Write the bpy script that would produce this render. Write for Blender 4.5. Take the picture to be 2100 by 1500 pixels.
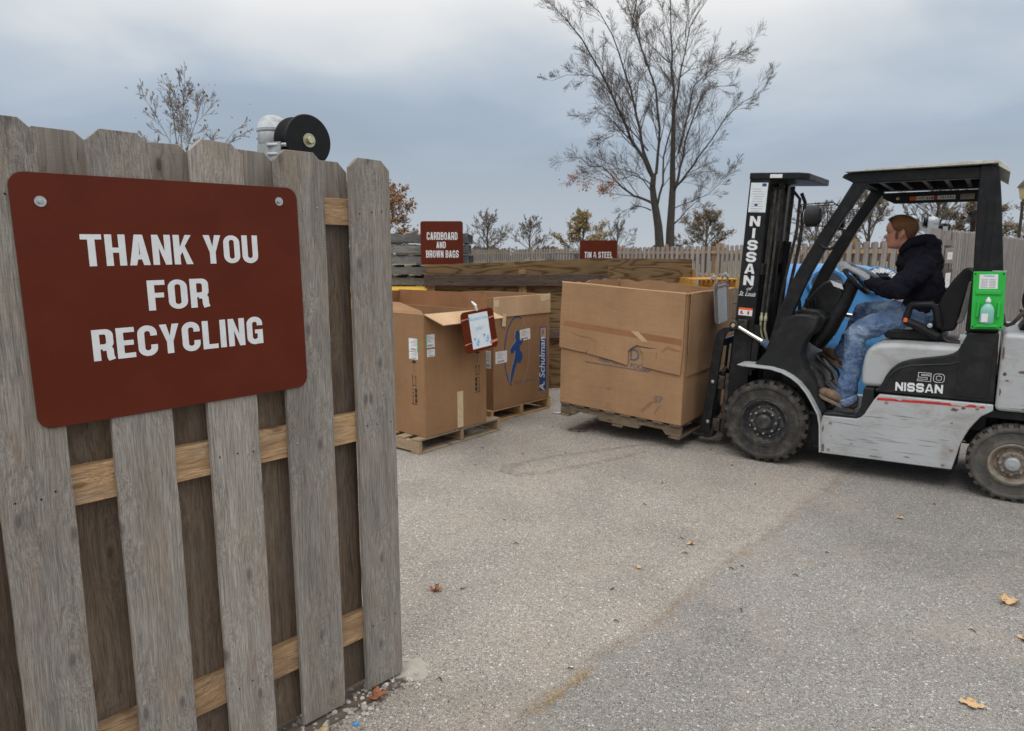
import bpy, bmesh, math, random
from math import sin, cos, pi, radians as RAD, sqrt, atan2
from mathutils import Vector, Matrix
random.seed(7)
sc = bpy.context.scene
for o in list(bpy.data.objects): bpy.data.objects.remove(o)
COL = sc.collection

# ------------------------------------------------------------------ camera
cam_d = bpy.data.cameras.new('camera'); cam = bpy.data.objects.new('camera', cam_d); COL.objects.link(cam)
cam.location = (0, 0, 1.6); cam.rotation_euler = (RAD(90-9.122), 0, 0)
cam_d.sensor_width = 36; cam_d.lens = 24.34; cam_d.clip_start = .05; cam_d.clip_end = 2000
cam_d.dof.use_dof = True; cam_d.dof.focus_distance = 2.35; cam_d.dof.aperture_fstop = 7.0
sc.camera = cam
sc.view_settings.view_transform = 'Standard'; sc.view_settings.look = 'None'
sc.view_settings.exposure = 0.0; sc.view_settings.gamma = 1
# ------------------------------------------------------------------ light
SUN_EL, SUN_AZ = 52, 205       # soft sun behind cloud, over the camera's left shoulder
sd = bpy.data.lights.new('sun', 'SUN'); sd.energy = 0.75; sd.angle = RAD(22); sd.color = (1, .97, .93)
so = bpy.data.objects.new('sun', sd); COL.objects.link(so)
so.rotation_euler = (RAD(90-SUN_EL), 0, RAD(-SUN_AZ+180))
W = bpy.data.worlds.new('World'); sc.world = W; W.use_nodes = True
def world():
    nt = W.node_tree; nt.nodes.clear(); N = nt.nodes.new; L = nt.links.new
    out = N('ShaderNodeOutputWorld'); tc = N('ShaderNodeTexCoord')
    sky = N('ShaderNodeTexSky'); sky.sky_type = 'NISHITA'; sky.sun_disc = False
    sky.sun_elevation = RAD(SUN_EL); sky.sun_rotation = RAD(SUN_AZ)
    b1 = N('ShaderNodeBackground'); b1.inputs[1].default_value = .08; L(sky.outputs[0], b1.inputs[0])
    sep = N('ShaderNodeSeparateXYZ'); L(tc.outputs['Generated'], sep.inputs[0])
    def m(op, a, b=None, c=None, cl=False):
        n = N('ShaderNodeMath'); n.operation = op; n.use_clamp = cl
        for i, v in enumerate((a, b, c)):
            if v is None: continue
            if isinstance(v, (int, float)): n.inputs[i].default_value = v
            else: L(v, n.inputs[i])
        return n.outputs[0]
    zc = m('MAXIMUM', sep.outputs[2], 0.0)
    den = m('ADD', zc, .22)
    px = m('DIVIDE', sep.outputs[0], den); py = m('DIVIDE', sep.outputs[1], den)
    cb = N('ShaderNodeCombineXYZ'); L(px, cb.inputs[0]); L(py, cb.inputs[1])
    def noi(scale, det, rg, off, dist=0):
        mp = N('ShaderNodeMapping'); L(cb.outputs[0], mp.inputs[0]); mp.inputs['Location'].default_value = off
        mp.inputs['Scale'].default_value = (scale[0], scale[1], 1)
        n = N('ShaderNodeTexNoise'); n.inputs['Scale'].default_value = 1; n.inputs['Detail'].default_value = det
        n.inputs['Roughness'].default_value = rg; n.inputs['Distortion'].default_value = dist
        L(mp.outputs[0], n.inputs['Vector']); return n.outputs[0]
    n1 = noi((.62, .60), 3, .45, (3.1, 1.7, 0), .2); n2 = noi((1.5, 1.5), 4, .5, (7.3, 2.2, 0), .3)
    s = m('ADD', m('MULTIPLY', n1, .65), m('MULTIPLY', n2, .35))
    # bright breaks come higher in the sky
    lift = m('MINIMUM', m('MULTIPLY', m('SUBTRACT', zc, .205), 2.2), .27)
    s = m('ADD', s, lift)
    rp = N('ShaderNodeValToRGB'); e = rp.color_ramp.elements
    e[0].position = .30; e[0].color = (.365, .44, .53, 1)
    e[1].position = .74; e[1].color = (.88, .885, .89, 1)
    for p, c in ((.42, (.405, .485, .59, 1)), (.53, (.53, .60, .68, 1)), (.62, (.72, .755, .79, 1))):
        k = e.new(p); k.color = c
    L(s, rp.inputs[0])
    # paler, greyer band at the horizon
    hz = m('SUBTRACT', 1, m('MULTIPLY', zc, 6.5), cl=True)
    mx = N('ShaderNodeMix'); mx.data_type = 'RGBA'; L(m('MULTIPLY', hz, .75), mx.inputs[0])
    L(rp.outputs[0], mx.inputs[6]); mx.inputs[7].default_value = (.56, .595, .635, 1)
    b2 = N('ShaderNodeBackground'); L(mx.outputs[2], b2.inputs[0])
    # overcast skies are about twice as bright overhead as at the horizon
    st = m('ADD', .98, m('MULTIPLY', m('POWER', m('MAXIMUM', m('SUBTRACT', zc, .42), 0), 1.0), 2.6)); L(st, b2.inputs[1])
    ms = N('ShaderNodeMixShader'); ms.inputs[0].default_value = .97
    L(b1.outputs[0], ms.inputs[1]); L(b2.outputs[0], ms.inputs[2]); L(ms.outputs[0], out.inputs[0])
world()

# ------------------------------------------------------------------ helpers
class MB:
    def __init__(s): s.v = []; s.f = []
    def add(s, vs, fs, M=None):
        b = len(s.v)
        s.v += [tuple(M @ Vector(p)) if M else tuple(p) for p in vs]
        s.f += [tuple(i+b for i in f) for f in fs]; return s
    def box(s, x0, x1, y0, y1, z0, z1, M=None):
        return s.add([(x0,y0,z0),(x1,y0,z0),(x1,y1,z0),(x0,y1,z0),(x0,y0,z1),(x1,y0,z1),(x1,y1,z1),(x0,y1,z1)],
            [(0,3,2,1),(4,5,6,7),(0,1,5,4),(1,2,6,5),(2,3,7,6),(3,0,4,7)], M)
    def prism(s, pts, y0, y1, M=None):          # outline in x,z pushed along y
        n = len(pts); ar = sum(pts[i][0]*pts[(i+1)%n][1]-pts[(i+1)%n][0]*pts[i][1] for i in range(n))
        if ar < 0: pts = pts[::-1]
        vs = [(p[0],y0,p[1]) for p in pts]+[(p[0],y1,p[1]) for p in pts]
        return s.add(vs, [tuple(range(n)), tuple(range(2*n-1,n-1,-1))]+[(i,i+n,(i+1)%n+n,(i+1)%n) for i in range(n)], M)
    def prismz(s, pts, z0, z1, M=None):
        n = len(pts); ar = sum(pts[i][0]*pts[(i+1)%n][1]-pts[(i+1)%n][0]*pts[i][1] for i in range(n))
        if ar < 0: pts = pts[::-1]
        vs = [(p[0],p[1],z0) for p in pts]+[(p[0],p[1],z1) for p in pts]
        return s.add(vs, [tuple(range(n-1,-1,-1)), tuple(range(n,2*n))]+[(i,(i+1)%n,(i+1)%n+n,i+n) for i in range(n)], M)
    def tube(s, pts, r, n=8, closed=False, M=None, flat=None):
        pts = [Vector(p) for p in pts]; k = len(pts)
        rs = r if isinstance(r, (list, tuple)) else [r]*k
        vs = []; up = None
        for i in range(k):
            if closed: d = pts[(i+1)%k]-pts[i-1]
            else: d = pts[min(i+1,k-1)]-pts[max(i-1,0)]
            if d.length < 1e-9: d = Vector((0,0,1))
            d.normalize()
            if up is None:
                up = Vector((0,0,1)) if abs(d.z) < .9 else Vector((1,0,0))
            a = d.cross(up)
            if a.length < 1e-6: a = d.orthogonal()
            a.normalize(); b = a.cross(d).normalized(); up = b
            ri = rs[i]; ra, rb = (ri if isinstance(ri, (tuple, list)) else (ri, ri))
            for j in range(n):
                t = 2*pi*j/n; vs.append(pts[i]+a*ra*cos(t)+b*rb*sin(t))
        fs = []
        for i in range(k if closed else k-1):
            for j in range(n):
                fs.append((i*n+j, i*n+(j+1)%n, ((i+1)%k)*n+(j+1)%n, ((i+1)%k)*n+j))
        if not closed: fs += [tuple(range(n-1,-1,-1)), tuple(range((k-1)*n, k*n))]
        return s.add(vs, fs, M)
    def lathe(s, prof, n=32, M=None):            # profile (r,h) turned about local z
        vs = []; fs = []; k = len(prof)
        for r, h in prof:
            for j in range(n): t = 2*pi*j/n; vs.append((r*cos(t), r*sin(t), h))
        for i in range(k-1):
            for j in range(n): fs.append((i*n+j, i*n+(j+1)%n, (i+1)*n+(j+1)%n, (i+1)*n+j))
        if prof[0][0] > 1e-6: fs.append(tuple(range(n-1,-1,-1)))
        if prof[-1][0] > 1e-6: fs.append(tuple(range((k-1)*n, k*n)))
        return s.add(vs, fs, M)
    def ell(s, c, r, n=16, m=10, M=None):
        T = Matrix.Translation(c) @ (M.to_4x4() if M else Matrix()) @ Matrix.Diagonal((r[0], r[1], r[2], 1))
        pr = [(max(sin(pi*i/m), 1e-4), -cos(pi*i/m)) for i in range(m+1)]
        return s.lathe(pr, n, T)
    def build(s, name, m, parent=None, bevel=0, smooth=35, seg=2, loc=None):
        me = bpy.data.meshes.new(name); me.from_pydata(s.v, [], s.f); me.validate()
        bm = bmesh.new(); bm.from_mesh(me); bmesh.ops.remove_doubles(bm, verts=bm.verts, dist=1e-5)
        bmesh.ops.recalc_face_normals(bm, faces=bm.faces); bm.to_mesh(me); bm.free()
        if m: me.materials.append(m)
        if smooth:
            me.shade_smooth(); me.set_sharp_from_angle(angle=RAD(smooth))
        o = bpy.data.objects.new(name, me); COL.objects.link(o)
        if parent: o.parent = parent
        if loc: o.location = loc
        if bevel:
            b = o.modifiers.new('bevel', 'BEVEL'); b.width = bevel; b.segments = seg; b.limit_method = 'ANGLE'
            b.angle_limit = RAD(30); b.harden_normals = True; b.use_clamp_overlap = True
        return o
def tag(o, label=None, cat=None, group=None, kind=None):
    if label: o['label'] = label
    if cat: o['category'] = cat
    if group: o['group'] = group
    if kind: o['kind'] = kind
    return o
def thing(name, label, cat, loc=(0,0,0), rz=0, group=None):
    o = bpy.data.objects.new(name, None); o.empty_display_size = .1; COL.objects.link(o)
    o.location = loc; o.rotation_euler = (0, 0, rz); return tag(o, label, cat, group)
def copy_tree(o, parent=None):
    c = o.copy(); COL.objects.link(c)
    if parent: c.parent = parent
    for ch in list(o.children): copy_tree(ch, c)
    return c
def axisM(p, d, up=(0,0,1)):                     # z axis along d at p
    d = Vector(d).normalized(); return Matrix.Translation(p) @ d.to_track_quat('Z', 'Y').to_matrix().to_4x4()
def rrect(x0, z0, x1, z1, r, n=5):
    if isinstance(r, (int, float)): r = (r,)*4
    out = []
    for (cx, cz, rr, a0) in ((x1-r[0], z0+r[0], r[0], -90), (x1-r[1], z1-r[1], r[1], 0), (x0+r[2], z1-r[2], r[2], 90), (x0+r[3], z0+r[3], r[3], 180)):
        for i in range(n+1):
            a = RAD(a0+90*i/n); out.append((cx+rr*cos(a), cz+rr*sin(a)))
    return out

# ------------------------------------------------------------------ materials
class Mt:
    def __init__(s, name, rough=.6, metal=0, spec=.5, rand=True):
        s.m = bpy.data.materials.new(name); s.m.use_nodes = True; s.nt = s.m.node_tree
        s.b = s.nt.nodes['Principled BSDF']; s.b.inputs['Roughness'].default_value = rough
        s.b.inputs['Metallic'].default_value = metal; s.b.inputs['Specular IOR Level'].default_value = spec
        tc = s.nt.nodes.new('ShaderNodeTexCoord'); s.vec = tc.outputs['Object']
        if rand:
            oi = s.nt.nodes.new('ShaderNodeObjectInfo'); s.rnd = oi.outputs['Random']
            k = s.nt.nodes.new('ShaderNodeVectorMath'); k.operation = 'MULTIPLY_ADD'
            s.nt.links.new(s.rnd, k.inputs[0]); k.inputs[1].default_value = (37.1, 53.7, 91.3)
            s.nt.links.new(s.vec, k.inputs[2]); s.vec = k.outputs[0]
    def L(s, a, b): s.nt.links.new(a, b)
    def N(s, t): return s.nt.nodes.new(t)
    def sock(s, v, inp):
        if isinstance(v, (int, float)): inp.default_value = v
        elif isinstance(v, tuple): inp.default_value = v if len(v) == len(inp.default_value) else (*v, 1)
        else: s.L(v, inp)
    def math(s, op, a, b=None, clamp=False):
        n = s.N('ShaderNodeMath'); n.operation = op; n.use_clamp = clamp; s.sock(a, n.inputs[0])
        if b is not None: s.sock(b, n.inputs[1])
        return n.outputs[0]
    def noise(s, scale, det=4, rg=.55, dist=0, vec=None):
        mp = s.N('ShaderNodeMapping'); s.L(vec or s.vec, mp.inputs[0])
        mp.inputs['Scale'].default_value = scale if isinstance(scale, tuple) else (scale,)*3
        n = s.N('ShaderNodeTexNoise'); n.inputs['Scale'].default_value = 1; n.inputs['Detail'].default_value = det
        n.inputs['Roughness'].default_value = rg; n.inputs['Distortion'].default_value = dist
        s.L(mp.outputs[0], n.inputs['Vector']); return n.outputs[0]
    def voro(s, scale, out='Distance', feat='F1', vec=None, rnd=1):
        mp = s.N('ShaderNodeMapping'); s.L(vec or s.vec, mp.inputs[0])
        mp.inputs['Scale'].default_value = scale if isinstance(scale, tuple) else (scale,)*3
        n = s.N('ShaderNodeTexVoronoi'); n.feature = feat; n.inputs['Scale'].default_value = 1
        n.inputs['Randomness'].default_value = rnd
        s.L(mp.outputs[0], n.inputs['Vector']); return n.outputs[out]
    def ramp(s, f, *st):
        r = s.N('ShaderNodeValToRGB'); e = r.color_ramp.elements
        for i, (p, c) in enumerate(st):
            k = e[i] if i < 2 else e.new(p); k.position = p
            k.color = (c, c, c, 1) if isinstance(c, (int, float)) else (*c, 1)
        s.L(f, r.inputs[0]); return r.outputs[0]
    def mix(s, f, a, b, mode='MIX'):
        n = s.N('ShaderNodeMix'); n.data_type = 'RGBA'; n.blend_type = mode
        s.sock(f, n.inputs[0]); s.sock(a, n.inputs[6]); s.sock(b, n.inputs[7]); return n.outputs[2]
    def color(s, c): s.sock(c, s.b.inputs['Base Color']); return s
    def rough(s, c): s.sock(c, s.b.inputs['Roughness']); return s
    def bump(s, h, dist=.002, strength=1):
        n = s.N('ShaderNodeBump'); n.inputs['Strength'].default_value = strength; n.inputs['Distance'].default_value = dist
        s.L(h, n.inputs['Height'])
        if s.b.inputs['Normal'].links: s.L(s.b.inputs['Normal'].links[0].from_socket, n.inputs['Normal'])
        s.L(n.outputs[0], s.b.inputs['Normal']); return s

def simple(name, col, rough=.6, metal=0, var=.15, vs=20, bump=0, bs=200, dirt=None, dscale=6, spec=.5):
    m = Mt(name, rough, metal, spec)
    c2 = tuple(x*(1-var) for x in col); c3 = tuple(min(1, x*(1+var)) for x in col)
    c = m.ramp(m.noise(vs, 5), (.3, c2), (.7, c3))
    if dirt: c = m.mix(m.ramp(m.noise(dscale, 6, .65), (.48, 0), (.68, .8)), c, dirt)
    m.color(c)
    m.rough(m.ramp(m.noise(vs*1.7, 4), (.3, max(0, rough-.1)), (.7, min(1, rough+.1))))
    if bump: m.bump(m.noise(bs, 4), bump)
    return m.m

def wood(name, ax, dark, mid, light, knots=True, streak=.5, bumpd=.0012, warm=None, wobble=.10, crack=.70, silver=False):
    """weathered or fresh boards; ax = grain axis"""
    m = Mt(name, .85, spec=.25)
    def sc3(a, l): return tuple(l if i == ax else a for i in range(3))
    # cathedral grain: rings bent by slow noise
    wob = m.noise(sc3(9, 1.6), 2, .5)
    vm = m.N('ShaderNodeVectorMath'); vm.operation = 'MULTIPLY_ADD'
    m.L(wob, vm.inputs[0]); vm.inputs[1].default_value = tuple(0 if i == ax else wobble for i in range(3)); m.L(m.vec, vm.inputs[2])
    v2 = vm.outputs[0]
    if knots:
        sp_ = m.N('ShaderNodeSeparateXYZ'); m.L(m.vec, sp_.inputs[0]); cb_ = m.N('ShaderNodeCombineXYZ')
        m.L(m.math('MULTIPLY', sp_.outputs[2 if ax == 0 else 0], 7.0), cb_.inputs[0]); m.L(m.math('MULTIPLY', sp_.outputs[ax], 2.6), cb_.inputs[1])
        vn = m.N('ShaderNodeTexVoronoi'); vn.voronoi_dimensions = '2D'; vn.inputs['Scale'].default_value = 1; m.L(cb_.outputs[0], vn.inputs['Vector']); kd = vn.outputs['Distance']
        kk = m.ramp(kd, (.0, 1), (.42, 0))
        vk = m.N('ShaderNodeVectorMath'); vk.operation = 'MULTIPLY_ADD'
        m.L(kk, vk.inputs[0]); vk.inputs[1].default_value = tuple(0 if i == ax else .035 for i in range(3)); m.L(v2, vk.inputs[2]); v2 = vk.outputs[0]
    g1 = m.noise(sc3(85, 1.2), 3, .6, 0, v2); g2 = m.noise(sc3(330, 5), 3, .7, 0, v2); g3 = m.noise(sc3(11, 2.2), 4, .6)
    fib = m.noise(sc3(700, 22), 2, .6)
    c = m.ramp(g1, (.30, dark), (.48, mid), (.68, light))
    c = m.mix(streak, c, m.ramp(g2, (.36, dark), (.5, mid), (.60, light)))
    c = m.mix(.75, c, m.ramp(g3, (.25, .62), (.5, .98), (.75, 1.22)), 'MULTIPLY')
    if warm: c = m.mix(m.ramp(m.noise(sc3(14, 3.5), 5, .7), (.5, 0), (.72, .75)), c, warm)
    c = m.mix(.75, c, m.ramp(fib, (.32, .62), (.62, 1.28)), 'MULTIPLY')
    rn = m.ramp(m.rnd, (0, .82), (1, 1.14)); c = m.mix(1, c, rn, 'MULTIPLY')
    if silver: # the exposed top end has gone grey
        sx = m.N('ShaderNodeTexCoord'); sz = m.N('ShaderNodeSeparateXYZ'); m.L(sx.outputs['Object'], sz.inputs[0])
        k = m.math('ADD', sz.outputs[2], m.math('MULTIPLY', m.noise(sc3(30, 4), 3), .25)); c = m.mix(m.ramp(m.math('SUBTRACT', k, 1.0), (.70, 0), (.93, .85)), c, m.ramp(g1, (.3, (.185,.163,.142)), (.7, (.33,.30,.27))))
    if knots:
        core = m.ramp(kd, (.0, 1), (.035, .9), (.055, .3), (.085, 0))
        c = m.mix(m.math('MULTIPLY', core, .8), c, tuple(x*.42 for x in mid))
        crk = m.noise(sc3(120, 1.4), 2, .5, 0, v2); cr = m.ramp(crk, (crack, 0), (crack+.07, 1))
        c = m.mix(m.math('MULTIPLY', cr, .75), c, tuple(x*.22 for x in dark))
    m.color(c)
    saw = m.noise(sc3(55, 160), 3, .7)
    m.bump(g1, bumpd*1.6); m.bump(g2, bumpd); m.bump(saw, bumpd*.8); m.bump(fib, bumpd*.5)
    if knots: m.bump(m.ramp(kd, (.02, 1), (.10, 0)), .003); 
    return m.m

M = {}
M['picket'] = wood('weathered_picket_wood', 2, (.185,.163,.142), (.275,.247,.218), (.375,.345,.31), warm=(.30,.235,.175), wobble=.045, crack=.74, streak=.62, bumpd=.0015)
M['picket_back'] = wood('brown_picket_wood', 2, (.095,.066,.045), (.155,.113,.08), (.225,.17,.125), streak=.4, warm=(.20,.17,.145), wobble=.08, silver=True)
M['rail'] = wood('cedar_rail_wood', 0, (.21,.115,.055), (.40,.25,.135), (.52,.355,.205), streak=.5, warm=(.24,.19,.14))
def mk_ply():
    m = Mt('treated_plywood', .85, spec=.2)
    n = m.noise((1.1, 1.1, 7), 2, .45, .3); w = m.math('ADD', m.math('MULTIPLY', m.math('SINE', m.math('MULTIPLY', n, 44)), .5), .5)
    c = m.ramp(w, (.0, (.085,.049,.022)), (.22, (.17,.103,.048)), (.8, (.195,.125,.062)))
    c = m.mix(.8, c, m.ramp(m.noise((2, 2, 5), 4), (.3, .7), (.7, 1.2)), 'MULTIPLY'); c = m.mix(.5, c, m.ramp(m.noise((14, 14, 190), 3), (.3, .75), (.7, 1.2)), 'MULTIPLY')
    m.color(c); m.bump(w, .001); return m.m
M['ply'] = mk_ply()
M['brownrail'] = wood('brown_rail_wood', 0, (.05,.034,.026), (.095,.066,.05), (.145,.105,.082))
M['post'] = wood('post_wood', 2, (.20,.11,.045), (.33,.19,.08), (.42,.27,.13))
M['pal_x'] = wood('pallet_wood_long', 0, (.16,.12,.085), (.27,.21,.15), (.38,.31,.23), warm=(.38,.25,.12))
M['pal_y'] = wood('pallet_wood_cross', 1, (.18,.12,.075), (.32,.23,.145), (.45,.34,.22), warm=(.45,.29,.13))
M['pal_dark'] = wood('dark_pallet_wood', 0, (.085,.06,.04), (.15,.11,.075), (.22,.17,.12))
M['pal_darky'] = wood('dark_pallet_wood_cross', 1, (.09,.065,.042), (.15,.11,.072), (.21,.165,.115))
M['pal_new'] = wood('pallet_wood_fresh', 1, (.34,.20,.085), (.50,.31,.15), (.60,.41,.22))
M['pal_grey'] = wood('pallet_wood_grey', 0, (.07,.072,.075), (.14,.143,.145), (.23,.23,.23))
M['pal_grey_y'] = wood('pallet_wood_grey_cross', 1, (.07,.072,.075), (.15,.153,.155), (.25,.25,.25))
M['pal_orange'] = wood('pallet_wood_orange', 0, (.34,.15,.025), (.50,.25,.05), (.60,.34,.09))
M['yellow'] = wood('yellow_board', 0, (.45,.24,.02), (.62,.37,.045), (.70,.45,.08))
M['fence_far'] = wood('far_picket_wood', 2, (.17,.15,.14), (.26,.235,.22), (.34,.31,.29), knots=False)
M['fence_far2'] = wood('far_picket_wood_brown', 2, (.13,.09,.065), (.20,.14,.10), (.27,.20,.15), knots=False)
M['gal'] = simple('galvanised_steel', (.40,.425,.44), .58, .55, .25, 35, .0004, 90, (.40,.41,.40), 18)
M['zinc'] = simple('zinc_bolt', (.55,.56,.57), .35, .9, .2, 60)
M['brass'] = simple('yellow_zinc', (.55,.52,.36), .35, .8, .2, 40)
M['blackplastic'] = simple('black_nylon', (.008,.008,.009), .45, 0, .3, 25, .0003, 400, spec=.25)
M['black'] = simple('black_paint', (.0085,.009,.0105), .42, 0, .3, 14, .0004, 160, (.028,.026,.024), 9, spec=.28)
M['blackplas2'] = simple('charcoal_plastic', (.012,.0125,.0135), .52, 0, .25, 10, .0005, 500, (.032,.030,.028), 7, spec=.30)
M['rubber'] = simple('tyre_rubber', (.030,.027,.024), .85, 0, .35, 18, .0012, 120, (.095,.08,.065), 12)
M['rubber2'] = simple('dusty_tyre_rubber', (.07,.064,.056), .88, 0, .3, 18, .0012, 120, (.13,.115,.095), 12)
M['rim_dark'] = simple('greasy_rim', (.028,.029,.033), .5, .2, .5, 30, .0008, 60, (.13,.105,.08), 22)
M['rim_tan'] = simple('dusty_rim', (.26,.225,.185), .7, .1, .25, 22, .0008, 60, (.16,.11,.07), 14)
M['grease'] = simple('greasy_steel', (.035,.032,.029), .38, .5, .5, 22, .001, 50, (.14,.10,.07), 20)
M['chrome'] = simple('chrome_rod', (.75,.75,.75), .12, 1, .05, 20)
M['white'] = simple('white_label', (.72,.73,.74), .5, 0, .06, 30)
M['paper'] = simple('paper', (.66,.72,.76), .7, 0, .06, 25)
M['red'] = simple('red_paint', (.50,.025,.02), .5, 0, .2, 30)
M['orange'] = simple('orange_paint', (.75,.13,.02), .5, 0, .1, 30)
M['blueink'] = simple('blue_ink', (.010,.055,.21), .6, 0, .2, 40)
M['lightblueink'] = simple('pale_blue_ink', (.25,.52,.72), .7, 0, .15, 40)
M['greyink'] = simple('grey_ink', (.30,.26,.25), .7, 0, .2, 40)
M['blackink'] = simple('black_ink', (.018,.014,.011), .8, 0, .3, 40)
M['greyblue'] = simple('faded_blue_ink', (.06,.10,.16), .8, 0, .3, 60)
M['greenlabel'] = simple('green_ink', (.03,.35,.14), .6, 0, .1, 30)
M['cream'] = simple('cream_canopy', (.52,.52,.47), .5, 0, .12, 8, 0, 1, (.35,.33,.28), 10)
M['green'] = simple('green_plastic', (.02,.45,.055), .45, 0, .08, 10, .0002, 200)
M['bottle'] = simple('bottle_liquid', (.22,.50,.42), .25, 0, .08, 12)
M['tape'] = simple('masking_tape', (.58,.46,.29), .6, 0, .12, 30, .0006, 60)
M['cleartape'] = simple('clear_tape', (.50,.22,.17), .18, 0, .25, 30, .002, 30)
M['skin'] = simple('skin', (.50,.22,.155), .5, 0, .12, 25, .0006, 300)
M['hair'] = Mt('short_hair', .6)
M['hair'].color(M['hair'].ramp(M['hair'].noise((90, 90, 260), 4, .7), (.3, (.075,.026,.009)), (.7, (.29,.125,.045)))).bump(M['hair'].noise((180, 180, 420), 4, .8), .004)
M['hair'] = M['hair'].m
M['darkhair'] = simple('sideburn_hair', (.11,.05,.03), .7, 0, .3, 120, .002, 300)
M['hood'] = simple('navy_fleece', (.0075,.0075,.0135), .95, 0, .3, 30, .003, 35, spec=.15)
M['leaf_o'] = simple('rust_leaf', (.25,.13,.06), .8, 0, .35, 8)
M['leaf_y'] = simple('ochre_leaf', (.24,.17,.06), .8, 0, .35, 8)
M['leaf_g'] = simple('brown_green_leaf', (.16,.12,.075), .8, 0, .35, 6)
M['leaf_t'] = simple('tan_leaf', (.55,.36,.19), .75, 0, .3, 30, .001, 90)
M['leaf_b'] = simple('russet_leaf', (.30,.11,.045), .7, 0, .3, 30, .001, 90)
M['bark'] = simple('bark', (.050,.042,.036), .95, 0, .35, 12, .01, 20)
M['twig'] = simple('twig_bark', (.105,.083,.068), .95, 0, .3, 6)
M['twig_mid'] = simple('maple_twig_bark', (.085,.066,.054), .95, 0, .3, 6)
M['twig_pale'] = simple('pale_twig_bark', (.145,.118,.10), .95, 0, .3, 6)
M['concrete'] = simple('concrete', (.36,.33,.28), .9, 0, .15, 30, .004, 60, (.33,.29,.24), 12)
M['lampglass'] = simple('lamp_glass', (.42,.35,.20), .3, 0, .1, 12)
M['bronze'] = simple('bronze_paint', (.05,.04,.03), .5, .3, .2, 12)
M['brick'] = simple('brick', (.30,.16,.10), .9, 0, .2, 4)
M['roof'] = simple('roof', (.12,.10,.09), .9, 0, .2, 4)

def mk_sign():
    m = Mt('brown_sign_paint', .45, spec=.2)
    c = m.ramp(m.noise(7, 5), (.3, (.098,.0155,.0058)), (.7, (.115,.0195,.0075)))
    sc_ = m.noise((24, 24, 60), 7, .75, .6); c = m.mix(m.ramp(sc_, (.735, 0), (.76, .5)), c, (.26,.10,.06))
    m.color(c); m.rough(m.ramp(m.noise(30, 5), (.3, .30), (.7, .42))); m.bump(m.noise(260, 2), .00025); return m.m
M['sign'] = mk_sign()
def mk_card(name, base, hand=1):
    m = Mt(name, .8, spec=.2); b = base
    c = m.ramp(m.noise((3, 3, 2), 5, .6), (.3, tuple(x*.84 for x in b)), (.7, tuple(x*1.1 for x in b)))
    fl = m.noise((260, 260, 2), 2, .5); c = m.mix(.4, c, m.ramp(fl, (.35, .86), (.65, 1.08)), 'MULTIPLY')
    cr = m.noise((4, 4, 20), 4, .6, .5); c = m.mix(m.ramp(cr, (.66, 0), (.80, .16)), c, tuple(x*.6 for x in b))
    sc_ = m.noise((5, 5, 9), 7, .7, 1.2); c = m.mix(m.ramp(sc_, (.60, 0), (.75, .55)), c, tuple(x*.66 for x in b))
    lt = m.noise((7, 7, 4), 6, .7, .9); c = m.mix(m.ramp(lt, (.66, 0), (.74, .35)), c, tuple(min(1, x*1.5) for x in b))
    m.color(c); m.bump(cr, .0022*hand); m.bump(fl, .0006); m.bump(m.noise(5, 3), .005*hand); return m.m
M['card'] = mk_card('kraft_cardboard', (.295,.166,.085)); M['card2'] = mk_card('worn_kraft_cardboard', (.345,.205,.11), 1.5)
M['cardin'] = mk_card('cardboard_inside', (.52,.345,.205)); M['carddark'] = mk_card('cardboard_liner', (.30,.145,.068))
M['cardedge'] = simple('cardboard_edge', (.44,.27,.14), .9, 0, .2, 150, .002, 300)
def mk_grey():
    m = Mt('scraped_grey_paint', .42, spec=.5)
    c = m.ramp(m.noise(3, 4), (.3, (.37,.38,.39)), (.7, (.44,.45,.455)))
    sc_ = m.noise((2.2, 8, 75), 7, .75, .35); c = m.mix(m.ramp(sc_, (.60, 0), (.70, .8)), c, (.12,.12,.12))
    dr = m.noise((3, 3, 5), 6, .7, .8); c = m.mix(m.ramp(dr, (.50, 0), (.72, .7)), c, (.24,.21,.17))
    ru = m.noise((5, 5, 10), 6, .62, .8); c = m.mix(m.ramp(ru, (.685, 0), (.70, 1)), c, m.ramp(m.noise(60, 5), (.3, (.06,.03,.015)), (.7, (.24,.11,.05))))
    m.color(c); m.bump(sc_, .0012); m.bump(ru, .002); return m.m
M['grey'] = mk_grey()
def mk_jean():
    m = Mt('denim', .9, spec=.2)
    f = m.noise((7, 7, 5), 5, .6, .7); w = m.noise((420, 420, 420), 2)
    c = m.ramp(f, (.34, (.075,.125,.235)), (.52, (.145,.21,.335)), (.68, (.29,.36,.46)))
    c = m.mix(.4, c, m.ramp(w, (.3, .75), (.7, 1.2)), 'MULTIPLY'); m.color(c)
    m.bump(m.noise((16, 16, 22), 4, .6, 1.2), .02); m.bump(w, .0008); return m.m
M['jean'] = mk_jean()
M['rust'] = simple('rust', (.13,.062,.03), .95, 0, .5, 60, .001, 90, (.24,.20,.17), 40)
M['scrape'] = simple('scrape', (.17,.165,.16), .8, 0, .3, 60)
M['boot'] = simple('dusty_suede_boot', (.20,.13,.085), .9, 0, .3, 25, .003, 60, (.07,.055,.045), 14)
M['sole'] = simple('boot_sole', (.26,.20,.14), .9, 0, .3, 30)
M['glove'] = simple('knit_glove', (.36,.38,.41), .95, 0, .15, 60, .003, 150)
M['glovep'] = simple('grey_glove_palm', (.13,.125,.10), .9, 0, .2, 60, .002, 150)
M['seat'] = simple('vinyl_seat', (.009,.009,.010), .5, 0, .3, 10, .002, 25, spec=.28)
M['seatgrey'] = simple('seat_back_shell', (.15,.145,.135), .7, 0, .25, 14, .001, 60)
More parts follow.
